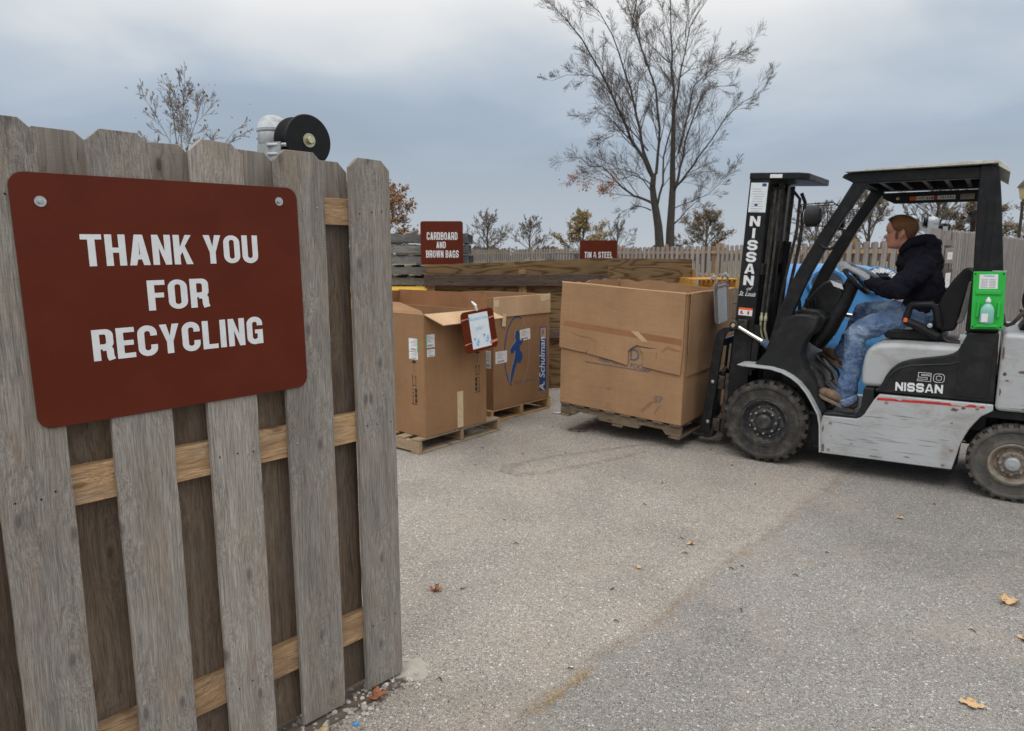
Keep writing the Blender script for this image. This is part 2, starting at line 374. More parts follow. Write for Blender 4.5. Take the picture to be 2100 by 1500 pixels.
def mk_blue():
    m = Mt('blue_rotomoulded_plastic', .42, spec=.5)
    c = m.ramp(m.noise(4, 4), (.3, (.035,.18,.42)), (.7, (.055,.24,.51)))
    m.color(m.mix(m.ramp(m.noise((9, 9, 6), 6, .7), (.58, 0), (.75, .4)), c, (.25,.42,.62))); m.bump(m.noise(9, 3), .01); return m.m
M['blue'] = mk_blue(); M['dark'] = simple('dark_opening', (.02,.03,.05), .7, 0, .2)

def mk_ground():
    m = Mt('worn_chip_seal', .92, spec=.2, rand=False)
    v1 = m.voro(140, 'Color'); d1 = m.voro(140, 'Distance'); d2 = m.voro(250, 'Distance'); v2 = m.voro(64, 'Color'); dd2 = m.voro(64, 'Distance')
    sp = m.N('ShaderNodeSeparateColor'); m.L(v1, sp.inputs[0])
    stone = m.ramp(sp.outputs[0], (0, (.27,.255,.24)), (.3, (.37,.35,.325)), (.62, (.455,.43,.395)), (.88, (.52,.50,.47)), (1, (.62,.61,.585)))
    stone = m.mix(m.ramp(sp.outputs[1], (.80, 0), (.9, .55)), stone, (.42,.31,.21))
    c = m.mix(m.ramp(d1, (.38, 0), (.66, .70)), stone, (.17,.155,.14))
    sp2 = m.N('ShaderNodeSeparateColor'); m.L(v2, sp2.inputs[0])
    big = m.ramp(sp2.outputs[0], (0, (.28,.27,.26)), (.5, (.45,.42,.39)), (1, (.60,.58,.55)))
    c = m.mix(m.math('MULTIPLY', m.ramp(sp2.outputs[1], (.66, 0), (.68, 1)), m.ramp(dd2, (.3, 1), (.42, 0))), c, big)
    # tone patches
    lo = m.noise((1.0, 1.0, 1), 5, .62, .4); c = m.mix(.8, c, m.ramp(lo, (.3, .76), (.5, 1), (.7, 1.15)), 'MULTIPLY')
    # seam between the older (paler, buff) surface and the greyer one
    s = m.N('ShaderNodeSeparateXYZ'); m.L(m.vec, s.inputs[0])
    wv = m.noise((2.2, 2.2, 1), 3, .5)
    dline = m.math('ADD', m.math('SUBTRACT', m.math('MULTIPLY', s.outputs[0], .745), m.math('MULTIPLY', s.outputs[1], .667)), 1.435)
    dline = m.math('ADD', dline, m.math('MULTIPLY', m.math('SUBTRACT', wv, .5), .16))
    side = m.ramp(m.math('ADD', m.math('MULTIPLY', dline, 4), .5), (.3, 0), (.7, 1))
    c = m.mix(1, c, m.mix(side, (1.09, 1.055, 1.01), (.89, .895, .90)), 'MULTIPLY')
    # brown dust lying in the seam, and blotches of it elsewhere
    absd = m.math('ABSOLUTE', dline); brk = m.noise((9, 9, 1), 5, .7)
    ln = m.math('MULTIPLY', m.ramp(absd, (.0, 1), (.05, 0)), m.ramp(brk, (.38, 0), (.62, 1)))
    c = m.mix(m.math('MULTIPLY', ln, .62), c, (.19,.135,.085))
    wd = m.math('MULTIPLY', m.ramp(absd, (.0, 1), (.30, 0)), m.ramp(m.noise((3, 3, 1), 5, .6), (.42, 0), (.7, 1)))
    c = m.mix(m.math('MULTIPLY', wd, .32), c, (.40,.32,.24))
    du = m.noise((1.7, 1.7, 1), 6, .66, .6); c = m.mix(m.ramp(du, (.52, 0), (.72, .42)), c, (.42,.34,.265))
    sp3 = m.noise((30, 30, 1), 5, .75); c = m.mix(m.ramp(sp3, (.70, 0), (.76, .5)), c, (.20,.14,.09))
    m.color(c)
    m.bump(m.ramp(d1, (.25, 1), (.6, 0)), .0045); m.bump(m.ramp(dd2, (.2, 1), (.45, 0)), .002); m.bump(m.noise(4, 3), .01); return m.m
M['ground'] = mk_ground()
def mk_grass():
    m = Mt('dry_lawn', .95, rand=False)
    m.color(m.ramp(m.noise((.8, .8, 1), 7, .7), (.3, (.075,.085,.03)), (.7, (.16,.15,.07)))); m.bump(m.noise(40, 4), .03); return m.m
M['grass'] = mk_grass()
def mk_stain(name, col, amt):
    m = Mt(name, .9, rand=False); m.color(col)
    a = m.ramp(m.noise(16, 6, .75), (.40, 0), (.68, amt)); m.sock(a, m.b.inputs['Alpha']); return m.m
M['stain'] = mk_stain('brown_tyre_dust', (.23,.175,.125), .42); M['oil'] = mk_stain('oil_spot', (.05,.032,.02), 1.0)
M['gravel'] = Mt('mixed_gravel', .85)
M['gravel'].color(M['gravel'].ramp(M['gravel'].voro(24, 'Color'), (0, (.13,.11,.095)), (.5, (.33,.30,.27)), (1, (.58,.55,.50)))).bump(M['gravel'].noise(120, 4), .002)
M['gravel'] = M['gravel'].m
M['soil'] = simple('damp_soil', (.10,.075,.055), .95, 0, .3, 30, .01, 40)
M['bluechip'] = simple('blue_chip', (.05,.28,.62), .5)
M['straw'] = simple('dry_grass', (.40,.30,.17), .9, 0, .3, 60)

# ------------------------------------------------------------------ lettering
def stroke(pts, t, miter=True):
    L_, R_ = [], []; n = len(pts)
    for i in range(n):
        p = Vector(pts[i]); a = (p-Vector(pts[i-1])).normalized() if i else None; b = (Vector(pts[i+1])-p).normalized() if i < n-1 else None
        if a is None: a = b
        if b is None: b = a
        nn = Vector((-(a+b).y, (a+b).x)).normalized(); k = t/2/max(.35, nn.dot(Vector((-a.y, a.x))))
        L_.append(tuple(p+nn*k)); R_.append(tuple(p-nn*k))
    return L_+R_[::-1]
def arc(cx, cy, rx, ry, a0, a1, n=7): return [(cx+rx*cos(RAD(a0+(a1-a0)*i/n)), cy+ry*sin(RAD(a0+(a1-a0)*i/n))) for i in range(n+1)]
def glyph(ch, w, t):
    h = t/2; r = min(w/2-h, .28)-1e-4; th = t*.86; q = th/2   # r = centreline corner radius
    X0, X1, Y0, Y1 = h, w-h, q, 1-q
    if ch == 'I': return t, [[[(0,0),(t,0),(t,1),(0,1)]]]
    if ch == '.': return t, [[[(0,0),(t,0),(t,t),(0,t)]]]
    if ch == 'T': a = w/2; return w, [[[(a-h,0),(a+h,0),(a+h,1-th),(w,1-th),(w,1),(0,1),(0,1-th),(a-h,1-th)]]]
    if ch == 'H': m = .5; return w, [[[(0,0),(t,0),(t,m-q),(w-t,m-q),(w-t,0),(w,0),(w,1),(w-t,1),(w-t,m+q),(t,m+q),(t,1),(0,1)]]]
    if ch == 'L': return w*.88, [[[(0,0),(w*.88,0),(w*.88,th),(t,th),(t,1),(0,1)]]]
    if ch == 'F': W_ = w*.88; return W_, [[[(0,0),(t,0),(t,.42),(W_*.92,.42),(W_*.92,.42+th),(t,.42+th),(t,1-th),(W_,1-th),(W_,1),(0,1)]]]
    if ch == 'E': W_ = w*.9; m = .5; return W_, [[[(0,0),(W_,0),(W_,th),(t,th),(t,m-q),(W_*.93,m-q),(W_*.93,m+q),(t,m+q),(t,1-th),(W_,1-th),(W_,1),(0,1)]]]
    if ch == 'N': k = t*.95; return w, [[[(0,0),(t,0),(t,.56),(w-k,0),(w,0),(w,1),(w-t,1),(w-t,.44),(k,1),(0,1)]]]
    if ch == 'M': W_ = w*1.25; return W_, [[[(0,0),(t*.85,0),(t*.85,.66),(W_/2-h*.6,0),(W_/2+h*.6,0),(W_-t*.85,.66),(W_-t*.85,0),(W_,0),(W_,1),(W_-t*1.15,1),(W_/2,.42),(t*1.15,1),(0,1)]]]
    if ch == 'A':
        W_ = w*1.06; c = W_/2; k = t*1.0; return W_, [[[(0,0),(k,0),(k+.045,.19),(W_-k-.045,.19),(W_-k,0),(W_,0),(c+t*.62,1),(c-t*.62,1)], [(k+.085,.35),(c,.80),(W_-k-.085,.35)]]]
    if ch == 'V': c = w/2; return w, [[[(c-h*1.05,0),(c+h*1.05,0),(w,1),(w-t,1),(c,.30),(t,1),(0,1)]]]
    if ch == 'Y': W_ = w*1.04; c = W_/2; return W_, [[[(c-h,0),(c+h,0),(c+h,.40),(W_,1),(W_-t*1.06,1),(c,.60),(t*1.06,1),(0,1),(c-h,.40)]]]
    if ch == 'K': W_ = w*1.05; return W_, [[[(0,0),(t,0),(t,.30),(t+.07,.42),(W_-t*1.1,0),(W_,0),(t*.8+.19,.62),(W_-.02,1),(W_-t*1.1,1),(t,.58),(t,1),(0,1)]]]
    if ch == 'W': W_ = w*1.4; a = W_/4; return W_, [[[(a-h*.9,0),(a+h*.9,0),(2*a,.62),(3*a-h*.9,0),(3*a+h*.9,0),(W_,1),(W_-t,1),(3*a,.34),(2*a+h*.9,1),(2*a-h*.9,1),(a,.34),(t,1),(0,1)]]]
    if ch in 'OD0':
        o = rrect(0, 0, w, 1, (r+h,)*4 if ch != 'D' else (r+h, r+h, .001, .001), 7); i = rrect(t, th, w-t, 1-th, (max(r-h, .02),)*4 if ch != 'D' else (max(r-h,.02), max(r-h,.02), .001, .001), 7)
        return w, [[o, i]]
    if ch == 'U': return w, [[stroke([(X0,1),(X0,q+r)]+arc(X0+r,q+r,r,r,180,270)[1:]+arc(X1-r,q+r,r,r,270,360)+[(X1,1)], t)]]
    if ch == 'C': return w, [[stroke([(X1,.66),(X1,Y1-r)]+arc(X1-r,Y1-r,r,r,0,90)[1:]+arc(X0+r,Y1-r,r,r,90,180)+arc(X0+r,Y0+r,r,r,180,270)+arc(X1-r,Y0+r,r,r,270,360)+[(X1,.36)], t)]]
    if ch == 'G': return w, [[stroke([(X1,.68),(X1,Y1-r)]+arc(X1-r,Y1-r,r,r,0,90)[1:]+arc(X0+r,Y1-r,r,r,90,180)+arc(X0+r,Y0+r,r,r,180,270)+arc(X1-r,Y0+r,r,r,270,340), t)], [[(w*.5,.39),(w-t*.98,.39),(w-t*.98,.0),(w,.0),(w,.53),(w*.5,.53)]]]
    if ch == 'S':
        m = .5; rr = min(r, (Y1-m)/2)-1e-3; k = (Y1-m)/2; k2 = (m-Y0)/2
        return w, [[stroke([(X1,.68),(X1,Y1-rr)]+arc(X1-rr,Y1-rr,rr,rr,0,90)[1:]+arc(X0+rr,Y1-rr,rr,rr,90,180)+arc(X0+rr,m+rr,rr,rr,180,270)+arc(X1-rr,m-rr,rr,rr,90,0)+arc(X1-rr,Y0+rr,rr,rr,0,-90)+arc(X0+rr,Y0+rr,rr,rr,270,180)+[(X0,.33)], t)]]
    if ch in 'PRB':
        yb = .44 if ch != 'B' else .5; R = .2; o = [(0,0),(t,0),(t,yb-q),(w-t*.9,yb-q)] if ch != 'B' else None
        if ch == 'B':
            return w, [[rrect(0,0,w,1,(.22,.2,.001,.001),6), rrect(t,th,w-t,.5-q,(.045,.045,.001,.001),5), rrect(t,.5+q,w-t*1.05,1-th,(.045,.045,.001,.001),5)]]
        bowl = [(t,.44-q)]+arc(w-R,.44-q+R,R,R,-90,0)+arc(w-R,1-R,R,R,0,90)+[(0,1),(0,0),(t,0)]
        ps = [[bowl, [(t,.44+q)]+arc(w-t-.06,.44+q+.06,.06,.06,-90,0,4)+arc(w-t-.06,1-th-.06,.06,.06,0,90,4)+[(t,1-th)]]]
        if ch == 'R': ps.append([stroke([(w*.45,.40),(X1-.05,.40),(X1-.015,.32),(X1-.01,.12),(X1+.025,0)], t)])
        return w, ps
    if ch == '5': return w, [[stroke([(w-.02,1-q),(X0,1-q),(X0,.58),(X1-r,.58)]+arc(X1-r,.58-r,r,r,90,0)[1:]+arc(X1-r,q+r,r,r,0,-90)+[(0,q)], t)]]
    if ch == '7': return w, [[[(w*.2,0),(w*.2+t,0),(w,1-th),(w,1),(0,1),(0,1-th),(w-t,1-th)]]]
    if ch == '&':
        return w*1.1, [[stroke([(w*1.06,0),(w*.3,.66),(w*.28,.82),(w*.42,.93),(w*.62,.93),(w*.74,.82),(w*.68,.68),(w*.26,.48),(w*.12,.30),(w*.18,.14),(w*.36,.07),(w*.62,.07),(w*.86,.25),(w*.98,.5)], t*.8)]]
    return w*.6, []
def text_mesh(name, lines, mat, parent, Mx, w=.52, t=.19, gap=.08, space=.26, lean=0, depth=.0006):
    """lines: (string, centre x, base z, cap height, total width or None); local plane x,z facing -y"""
    cu = bpy.data.curves.new('tmp', 'CURVE'); objs = []
    allv, allf = [], []
    for (s, cx, bz, hh, W_) in lines:
        x = 0; items = []
        for ch in s:
            if ch == ' ': x += space; continue
            gw, ps = glyph(ch, w, t); items.append((x, ps)); x += gw+gap
        tot = x-gap; kx = (W_/tot) if W_ else hh
        for (gx, ps) in items:
            for pi_, loops in enumerate(ps):
                c = bpy.data.curves.new('tmp', 'CURVE'); c.dimensions = '2D'; c.fill_mode = 'BOTH'
                for lp in loops:
                    sp = c.splines.new('POLY'); sp.points.add(len(lp)-1); sp.use_cyclic_u = True
                    for k, (a, b) in enumerate(lp): sp.points[k].co = ((a+gx-tot/2)*kx+b*hh*lean, b*hh, 0, 1)
                c.extrude = 0
                ob = bpy.data.objects.new('tmp', c); COL.objects.link(ob)
                bpy.context.view_layer.update()
                me = ob.to_mesh()
                b = len(allv); dy = -depth-pi_*.00025
                allv += [tuple(Mx @ Vector((cx+v.co.x, dy, bz+v.co.y))) for v in me.vertices]
                allf += [tuple(b+i for i in p.vertices) for p in me.polygons]
                ob.to_mesh_clear(); bpy.data.objects.remove(ob); bpy.data.curves.remove(c)
    bpy.data.curves.remove(cu)
    mb = MB(); mb.add(allv, allf); return mb.build(name, mat, parent, smooth=0)
def small_text(name, s, size, mat, parent, Mx, shear=0, align='CENTER', xs=1, off=0):
    c = bpy.data.curves.new('tmp', 'FONT'); c.body = s; c.size = size; c.align_x = align; c.shear = shear; c.offset = off
    c.resolution_u = 3
    ob = bpy.data.objects.new('tmp', c); COL.objects.link(ob); bpy.context.view_layer.update()
    me = ob.to_mesh(); mb = MB()
    mb.add([(v.co.x*xs, 0, v.co.y) for v in me.vertices], [tuple(p.vertices) for p in me.polygons], Mx)
    ob.to_mesh_clear(); bpy.data.objects.remove(ob); bpy.data.curves.remove(c)
    return mb.build(name, mat, parent, smooth=0)
T = Matrix.Translation
def RY(a): return Matrix.Rotation(RAD(a), 4, 'Y')
def RZ(a): return Matrix.Rotation(RAD(a), 4, 'Z')
def RX(a): return Matrix.Rotation(RAD(a), 4, 'X')

# ================================================================== SETTING
g = MB(); n = 1
g.add([(-300,-60,-.03),(300,-60,-.03),(300,600,-.03),(-300,600,-.03)], [(0,1,2,3)])
tag(g.build('grass_field', M['grass'], smooth=0), kind='structure')
g = MB(); g.add([(-14,-8,0),(30,-8,0),(30,30,0),(-14,30,0)], [(0,1,2,3)])
tag(g.build('pavement', M['ground'], smooth=0), kind='structure')
def ribbon(pts, ws, z):
    P = [Vector((p[0], p[1], 0)) for p in pts]; vs = []; fs = []
    for i, p in enumerate(P):
        d = (P[min(i+1, len(P)-1)]-P[max(i-1, 0)]).normalized(); a = Vector((-d.y, d.x, 0))
        vs += [tuple(p+a*ws[i]+Vector((0,0,z))), tuple(p-a*ws[i]+Vector((0,0,z)))]
        if i: fs.append((2*i-2, 2*i-1, 2*i+1, 2*i))
    return vs, fs
g = MB(); g.add(*ribbon([(2.2,5.85),(1.82,5.83),(1.4,5.76),(1.03,5.67),(.7,5.52),(.39,5.39),(.14,5.25),(-.02,5.1),(-.05,4.98),(.04,4.89),(.28,4.96),(.56,5.13),(.85,5.32),(1.1,5.5)],
    [.03,.035,.03,.03,.035,.03,.04,.055,.06,.05,.04,.035,.03,.02], .004))
tag(g.build('tyre_stain', M['stain'], smooth=0), kind='structure')
g = MB(); g.add([(.606+.10*cos(a*pi/12)*(1+.12*sin(a)), 6.2+.085*sin(a*pi/12)*(1+.1*cos(a*2)), .004) for a in range(24)], [tuple(range(24))])
tag(g.build('oil_stain', M['oil'], smooth=0), kind='structure')

# ================================================================== FOREGROUND GATE
GO = (-.41, 2.45, 0); GA = atan2(.729, .684)
gate = thing('wooden_gate', 'large weathered grey shadow-box wooden gate in the foreground carrying the thank you sign', 'gate', GO, GA)
def picket(name, s0, s1, y0, z0, z1, mat, parent, rnd, cut=.032):
    w = s1-s0; pts = [(0,0)]; nb = 22
    jl = [(rnd.uniform(-1,1)*.0012) for _ in range(nb)]; jr = [(rnd.uniform(-1,1)*.0012) for _ in range(nb)]
    L = z1-z0
    right = [(w+jr[i], L*i/nb) for i in range(nb)]+[(w, L-cut)]; left = [(jl[i], L*i/nb) for i in range(nb)]+[(0, L-cut)]
    poly = right+[(w-cut*1.05, L+rnd.uniform(-.002,.002)), (cut*1.05, L+rnd.uniform(-.002,.002))]+left[::-1]
    b = MB(); b.prism([(s0+x, z0+z) for x, z in poly], y0, y0+.0175)
    return b.build(name, mat, parent, bevel=.0016, smooth=25)
rnd = random.Random(3)
fr = [(-1.70,-1.545),(-1.445,-1.292),(-1.19,-1.037),(-.934,-.781),(-.682,-.532),(-.434,-.270),(-.173,-.014)]
for i, (a, b) in enumerate(fr):
    p = picket('picket', a, b, 0, .018+rnd.uniform(-.006,.006), 1.915+rnd.uniform(-.005,.008), M['picket'], gate, rnd)
    nb = MB()
    for zr in (1.005, .265, 1.738):
        for fx in (.2, .5, .8):
            x = a+(b-a)*fx+rnd.uniform(-.008,.008); z = zr+rnd.uniform(-.008,.008)
            nb.lathe([(.0001,.0016),(.0022,.0014),(.0028,0)], 8, T((x,-.0002,z)) @ RX(90))
    nb.build('nail_head', M['zinc'] if i % 2 else M['grease'], p)
bk = [(-1.575,-1.42),(-1.32,-1.165),(-1.065,-.908),(-.808,-.655),(-.562,-.405),(-.302,-.146),(-.128,.014)]
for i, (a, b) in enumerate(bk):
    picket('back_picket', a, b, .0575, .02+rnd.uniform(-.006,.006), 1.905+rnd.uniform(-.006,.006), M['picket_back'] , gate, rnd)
for z0, z1 in ((1.695,1.780),(.957,1.056),(.218,.318)):
    MB().box(-1.72,-.02,.0185,.0565,z0,z1).build('rail', M['rail'], gate, bevel=.002)
MB().box(-.125,-.04,.0187,.0565,.32,.955).build('stud', M['picket_back'], gate, bevel=.002)
MB().box(-.125,-.04,.0187,.0565,1.058,1.693).build('stud', M['picket_back'], gate, bevel=.002)

# sign
sg = thing('brown_sign', 'large brown sign with white letters THANK YOU FOR RECYCLING bolted to the near gate', 'sign', GO, GA)
SR = T((-.735,0,1.49)) @ RY(-.7)
pts = rrect(-.366, -.311, .368, .305, .034, 8)
MB().prism(pts, -.0052, -.0022, SR).build('sign_panel', M['sign'], sg, bevel=.0006)
text_mesh('lettering', [('THANK YOU', -.001, .083, .079, .462), ('FOR', -.006, -.0375, .080, .162), ('RECYCLING', -.001, -.157, .080, .458)], M['white'], sg, SR @ T((0,-.0054,0)), w=.54, t=.188, gap=.078, space=.27)
for bx, bz in ((-.306,.238),(.308,.263)):
    Q = SR @ T((bx,-.0052,bz)) @ RX(90)
    bo = MB().lathe([(.0001,.0018),(.0125,.0018),(.013,0)], 24, Q).build('washer', M['zinc'], sg)
    h = MB(); h.prismz([(.0062*cos(RAD(60*k+12)), .0062*sin(RAD(60*k+12))) for k in range(6)], .0018, .0075, Q); h.build('bolt_head', M['zinc'], sg, bevel=.0006)

# gate roller on its post, behind the gate
pt = thing('gate_post', 'galvanised steel gate post with domed cap just behind the wooden gate', 'post', (0,0,0))
gm = Matrix.Translation(GO) @ Matrix.Rotation(GA, 4, 'Z')
pc = gm @ Vector((-.318,.215,0)); pt.location = pc
MB().lathe([(.044,0),(.044,1.985)], 28).build('post_tube', M['gal'], pt)
MB().lathe([(.0475,1.955),(.049,1.958),(.049,1.99),(.0475,1.993),(.052,1.996),(.052,2.004),(.048,2.008),(.044,2.026),(.033,2.040),(.018,2.047),(.0001,2.049)], 28).build('post_cap', M['gal'], pt)
rl = thing('gate_roller', 'black spool-shaped gate roller on a bracket beside the capped galvanised post', 'roller', (0,0,0))
ax = Vector((.729,-.684,0)).normalized(); rc = gm @ Vector((-.262,.130,1.963))
MB().lathe([(.02,-.040),(.079,-.040),(.0815,-.037),(.081,-.034),(.060,-.024),(.057,-.012),(.057,.012),(.060,.024),(.081,.034),(.0815,.037),(.079,.040),(.02,.040)], 56, axisM(rc, ax)).build('wheel', M['blackplastic'], rl, bevel=.001)
MB().lathe([(.012,-.09),(.012,.041),(.022,.041),(.022,.0425),(.013,.0425),(.013,.055),(.011,.058),(.0001,.058)], 20, axisM(rc, ax)).build('axle', M['brass'], rl)
br = MB()
brk = gm @ Vector((-.300,.175,1.95))
br.lathe([(.050,1.90),(.052,1.90),(.052,1.953),(.050,1.953)], 24, T((pc.x,pc.y,0)))
br.box(-.012,.05,-.03,-.024,-.03,.03, T(pc+Vector((.01,-.03,1.925))) @ RZ(-20))
for dz in (-.012,.016): br.tube([pc+Vector((.0,-.06,1.93+dz)), pc+Vector((.09,-.075,1.93+dz))], .0065, 8)
br.build('bracket', M['gal'], rl, bevel=.001)

# gravel, soil, leaves at the foot of the gate
g = MB(); vs = []
for i in range(26):
    s = -1.2+1.24*i/25; a = gm @ Vector((s, -.035-.02*abs(sin(i*1.7)), .003)); b = gm @ Vector((s, .5, .003)); vs += [tuple(a), tuple(b)]
g.add(vs, [(2*i,2*i+2,2*i+3,2*i+1) for i in range(25)]); tag(g.build('soil_strip', M['soil'], smooth=0), kind='structure')
g = MB(); rnd = random.Random(11)
def stone(b, c, r, rnd):
    me = bmesh.new(); bmesh.ops.create_icosphere(me, subdivisions=2, radius=1); k = Matrix.Rotation(rnd.uniform(0,6), 3, 'Z') @ Matrix.Rotation(rnd.uniform(-.5,.5), 3, 'X')
    sx, sy, sz = r*rnd.uniform(.8,1.3), r*rnd.uniform(.7,1.0), r*rnd.uniform(.5,.8); f = [rnd.uniform(0,9) for _ in range(3)]
    vs = []
    for v in me.verts:
        q = v.co*(1+.14*sin(3*v.co.x+f[0])+.12*sin(4*v.co.y+f[1])+.1*sin(3.5*v.co.z+f[2])); q = k @ Vector((q.x*sx, q.y*sy, q.z*sz)); vs.append(tuple(Vector(c)+q))
    b.add(vs, [tuple(v.index for v in fc.verts) for fc in me.faces]); me.free()
for i in range(620):
    s = rnd.uniform(-1.2,.05); y = rnd.gauss(-.02,.045); r = max(.003, rnd.gauss(.0065,.003)); p = gm @ Vector((s,y,0)); stone(g, (p.x,p.y,r*.35), r, rnd)
tag(g.build('gravel', M['gravel'], smooth=50), 'loose pebbles gathered along the foot of the gate', 'gravel', kind='stuff')
for (s, y, r, lab, mt) in ((-.455,-.045,.021,'rounded cream pebble under the second picket from the gate end','gravel'),(-.395,-.060,.016,'ochre pebble beside the rounded cream one at the gate foot','straw'),(-.235,-.065,.017,'pale angular stone between the blue chip and the rust leaf','concrete')):
    b = MB(); p = gm @ Vector((s,y,0)); stone(b, (p.x,p.y,r*.45), r, rnd); tag(b.build('pebble', M[mt], smooth=60), lab, 'pebble')
b = MB(); p = gm @ Vector((-.30,-.105,0)); stone(b, (p.x,p.y,.004), .009, rnd); tag(b.build('plastic_chip', M['bluechip'], smooth=60), 'small bright blue chip lying in the gravel by the gate', 'chip')
b = MB(); b.box(-.10,.06,-.03,.14,0,.012); 
cb = MB(); vs = [(.075*cos(k*.33)*(1+.2*sin(k*2.1))+.03, .085*sin(k*.33)*(1+.15*cos(k*1.3))+.02, .0) for k in range(19)]
cb.add([(x,y,0) for x,y,z in vs]+[(x*.75,y*.75,.007) for x,y,z in vs], [tuple(range(19,38))]+[(k,(k+1)%19,(k+1)%19+19,k+19) for k in range(19)], gm)
tag(cb.build('concrete_footing', M['concrete'], smooth=30), 'rough bit of concrete footing at the end of the near gate', 'footing')
def oak_leaf(name, x, y, size, rot, mat, label, curl=.25, group=None, lift=0):
    half = [(.0,.0),(.05,.14),(.20,.20),(.10,.27),(.16,.36),(.36,.42),(.16,.46),(.13,.56),(.34,.66),(.14,.68),(.12,.80),(.20,.90),(.06,.92),(.0,1.0)]
    o = half+[(-a*.92, b+.01) for a, b in half[-2:0:-1]]
    bm = bmesh.new(); vs = [bm.verts.new((a, b-.5, 0)) for a, b in o]; f = bm.faces.new(vs)
    bmesh.ops.triangulate(bm, faces=[f]); bmesh.ops.subdivide_edges(bm, edges=bm.edges, cuts=2)
    for v in bm.verts: v.co.z = curl*(v.co.x**2*2.2+.5*v.co.y**2+.08*sin(9*v.co.y+x*7))+.01
    me = bpy.data.meshes.new(name); bm.to_mesh(me); bm.free(); me.materials.append(mat); me.shade_smooth()
    o = bpy.data.objects.new(name, me); COL.objects.link(o); o.location = (x, y, .004+lift); o.scale = (size,)*3; o.rotation_euler = (0,0,RAD(rot))
    m = o.modifiers.new('t', 'SOLIDIFY'); m.thickness = .01; return tag(o, label, 'leaf', group)
st = MB()
oak_leaf('oak_leaf', 1.655, 2.262, .095, 62, M['leaf_t'], 'pale tan oak leaf alone on the asphalt in the near right corner', .3)
oak_leaf('oak_leaf', 2.31, 3.0, .11, 100, M['leaf_t'], 'curled tan leaf near the right edge, below the rear wheel', .9)
oak_leaf('oak_leaf', 2.155, 2.68, .08, 20, M['leaf_t'], 'pale leaf half cut off by the right edge of the view', .6)
oak_leaf('oak_leaf', -.365, 3.12, .075, 80, M['leaf_b'], 'brown curled leaf on the asphalt right of the near gate end', 1.1)
oak_leaf('oak_leaf', 2.38, 4.04, .05, 40, M['leaf_t'], 'small tan leaf on the asphalt beneath the middle of the forklift', .8)
oak_leaf('oak_leaf', 1.0, 3.66, .055, 100, M['leaf_t'], 'small faded leaf in the middle of the open asphalt', .8)
oak_leaf('oak_leaf', .655, 3.36, .045, 10, M['leaf_t'], 'tiny faded leaf left of the middle of the asphalt', .8)
p = gm @ Vector((-.165,-.055,.008)); oak_leaf('oak_leaf', p.x, p.y, .085, 120, M['leaf_b'], 'rust red leaf lying in the gravel under the gate', .8, lift=.012)
p = gm @ Vector((-.43,-.16,.004)); oak_leaf('oak_leaf', p.x, p.y, .02, 200, M['leaf_b'], 'tiny orange leaf scrap on the asphalt in front of the gate', .8)
rnd = random.Random(5); b = MB()
for (x, y) in [(rnd.uniform(-.3,3.4), rnd.uniform(2.2,6.5)) for _ in range(46)]+[(1.14,3.34),(-.04,4.01),(.47,2.83),(1.2,3.37)]:
    a = rnd.uniform(0,pi); l = rnd.uniform(.006,.022); b.tube([(x,y,.004),(x+cos(a)*l,y+sin(a)*l,.008),(x+cos(a+.4)*l*1.6,y+sin(a+.4)*l*1.6,.005)], [.002,.003,.001], 5)
tag(b.build('twig_litter', M['bark'], smooth=0), 'scraps of twig and bark scattered over the asphalt', 'litter', kind='stuff')
b = MB(); dx, dy = .667, .745
for i in range(620):
    t = rnd.choice([rnd.gauss(.04,.05), rnd.gauss(.20,.035), rnd.uniform(-.05,1.0)]) if i % 5 == 0 else rnd.choice([rnd.gauss(.03,.05), rnd.gauss(.195,.03)])
    x = .125+dx*t+rnd.gauss(0,.011); y = 2.275+dy*t+rnd.gauss(0,.011); a = rnd.uniform(0,6.28); l = rnd.uniform(.006,.022); h = rnd.uniform(.002,.012)
    w = .0009; b.add([(x-w*sin(a),y+w*cos(a),.001),(x+w*sin(a),y-w*cos(a),.001),(x+cos(a)*l,y+sin(a)*l,h)], [(0,1,2)])
tag(b.build('dry_grass', M['straw'], smooth=0), 'straw coloured dry grass growing in the asphalt seam', 'grass', kind='stuff')
b = MB(); b.add([(.43,6.88,.010),(.50,6.86,.006),(.52,6.89,.012),(.48,6.91,.006),(.42,6.92,.008)], [(0,1,2,3,4)]); 
tag(b.build('paper_scrap', M['paper'], smooth=0), 'scrap of pale paper on the ground left of the lifted pallet', 'paper')

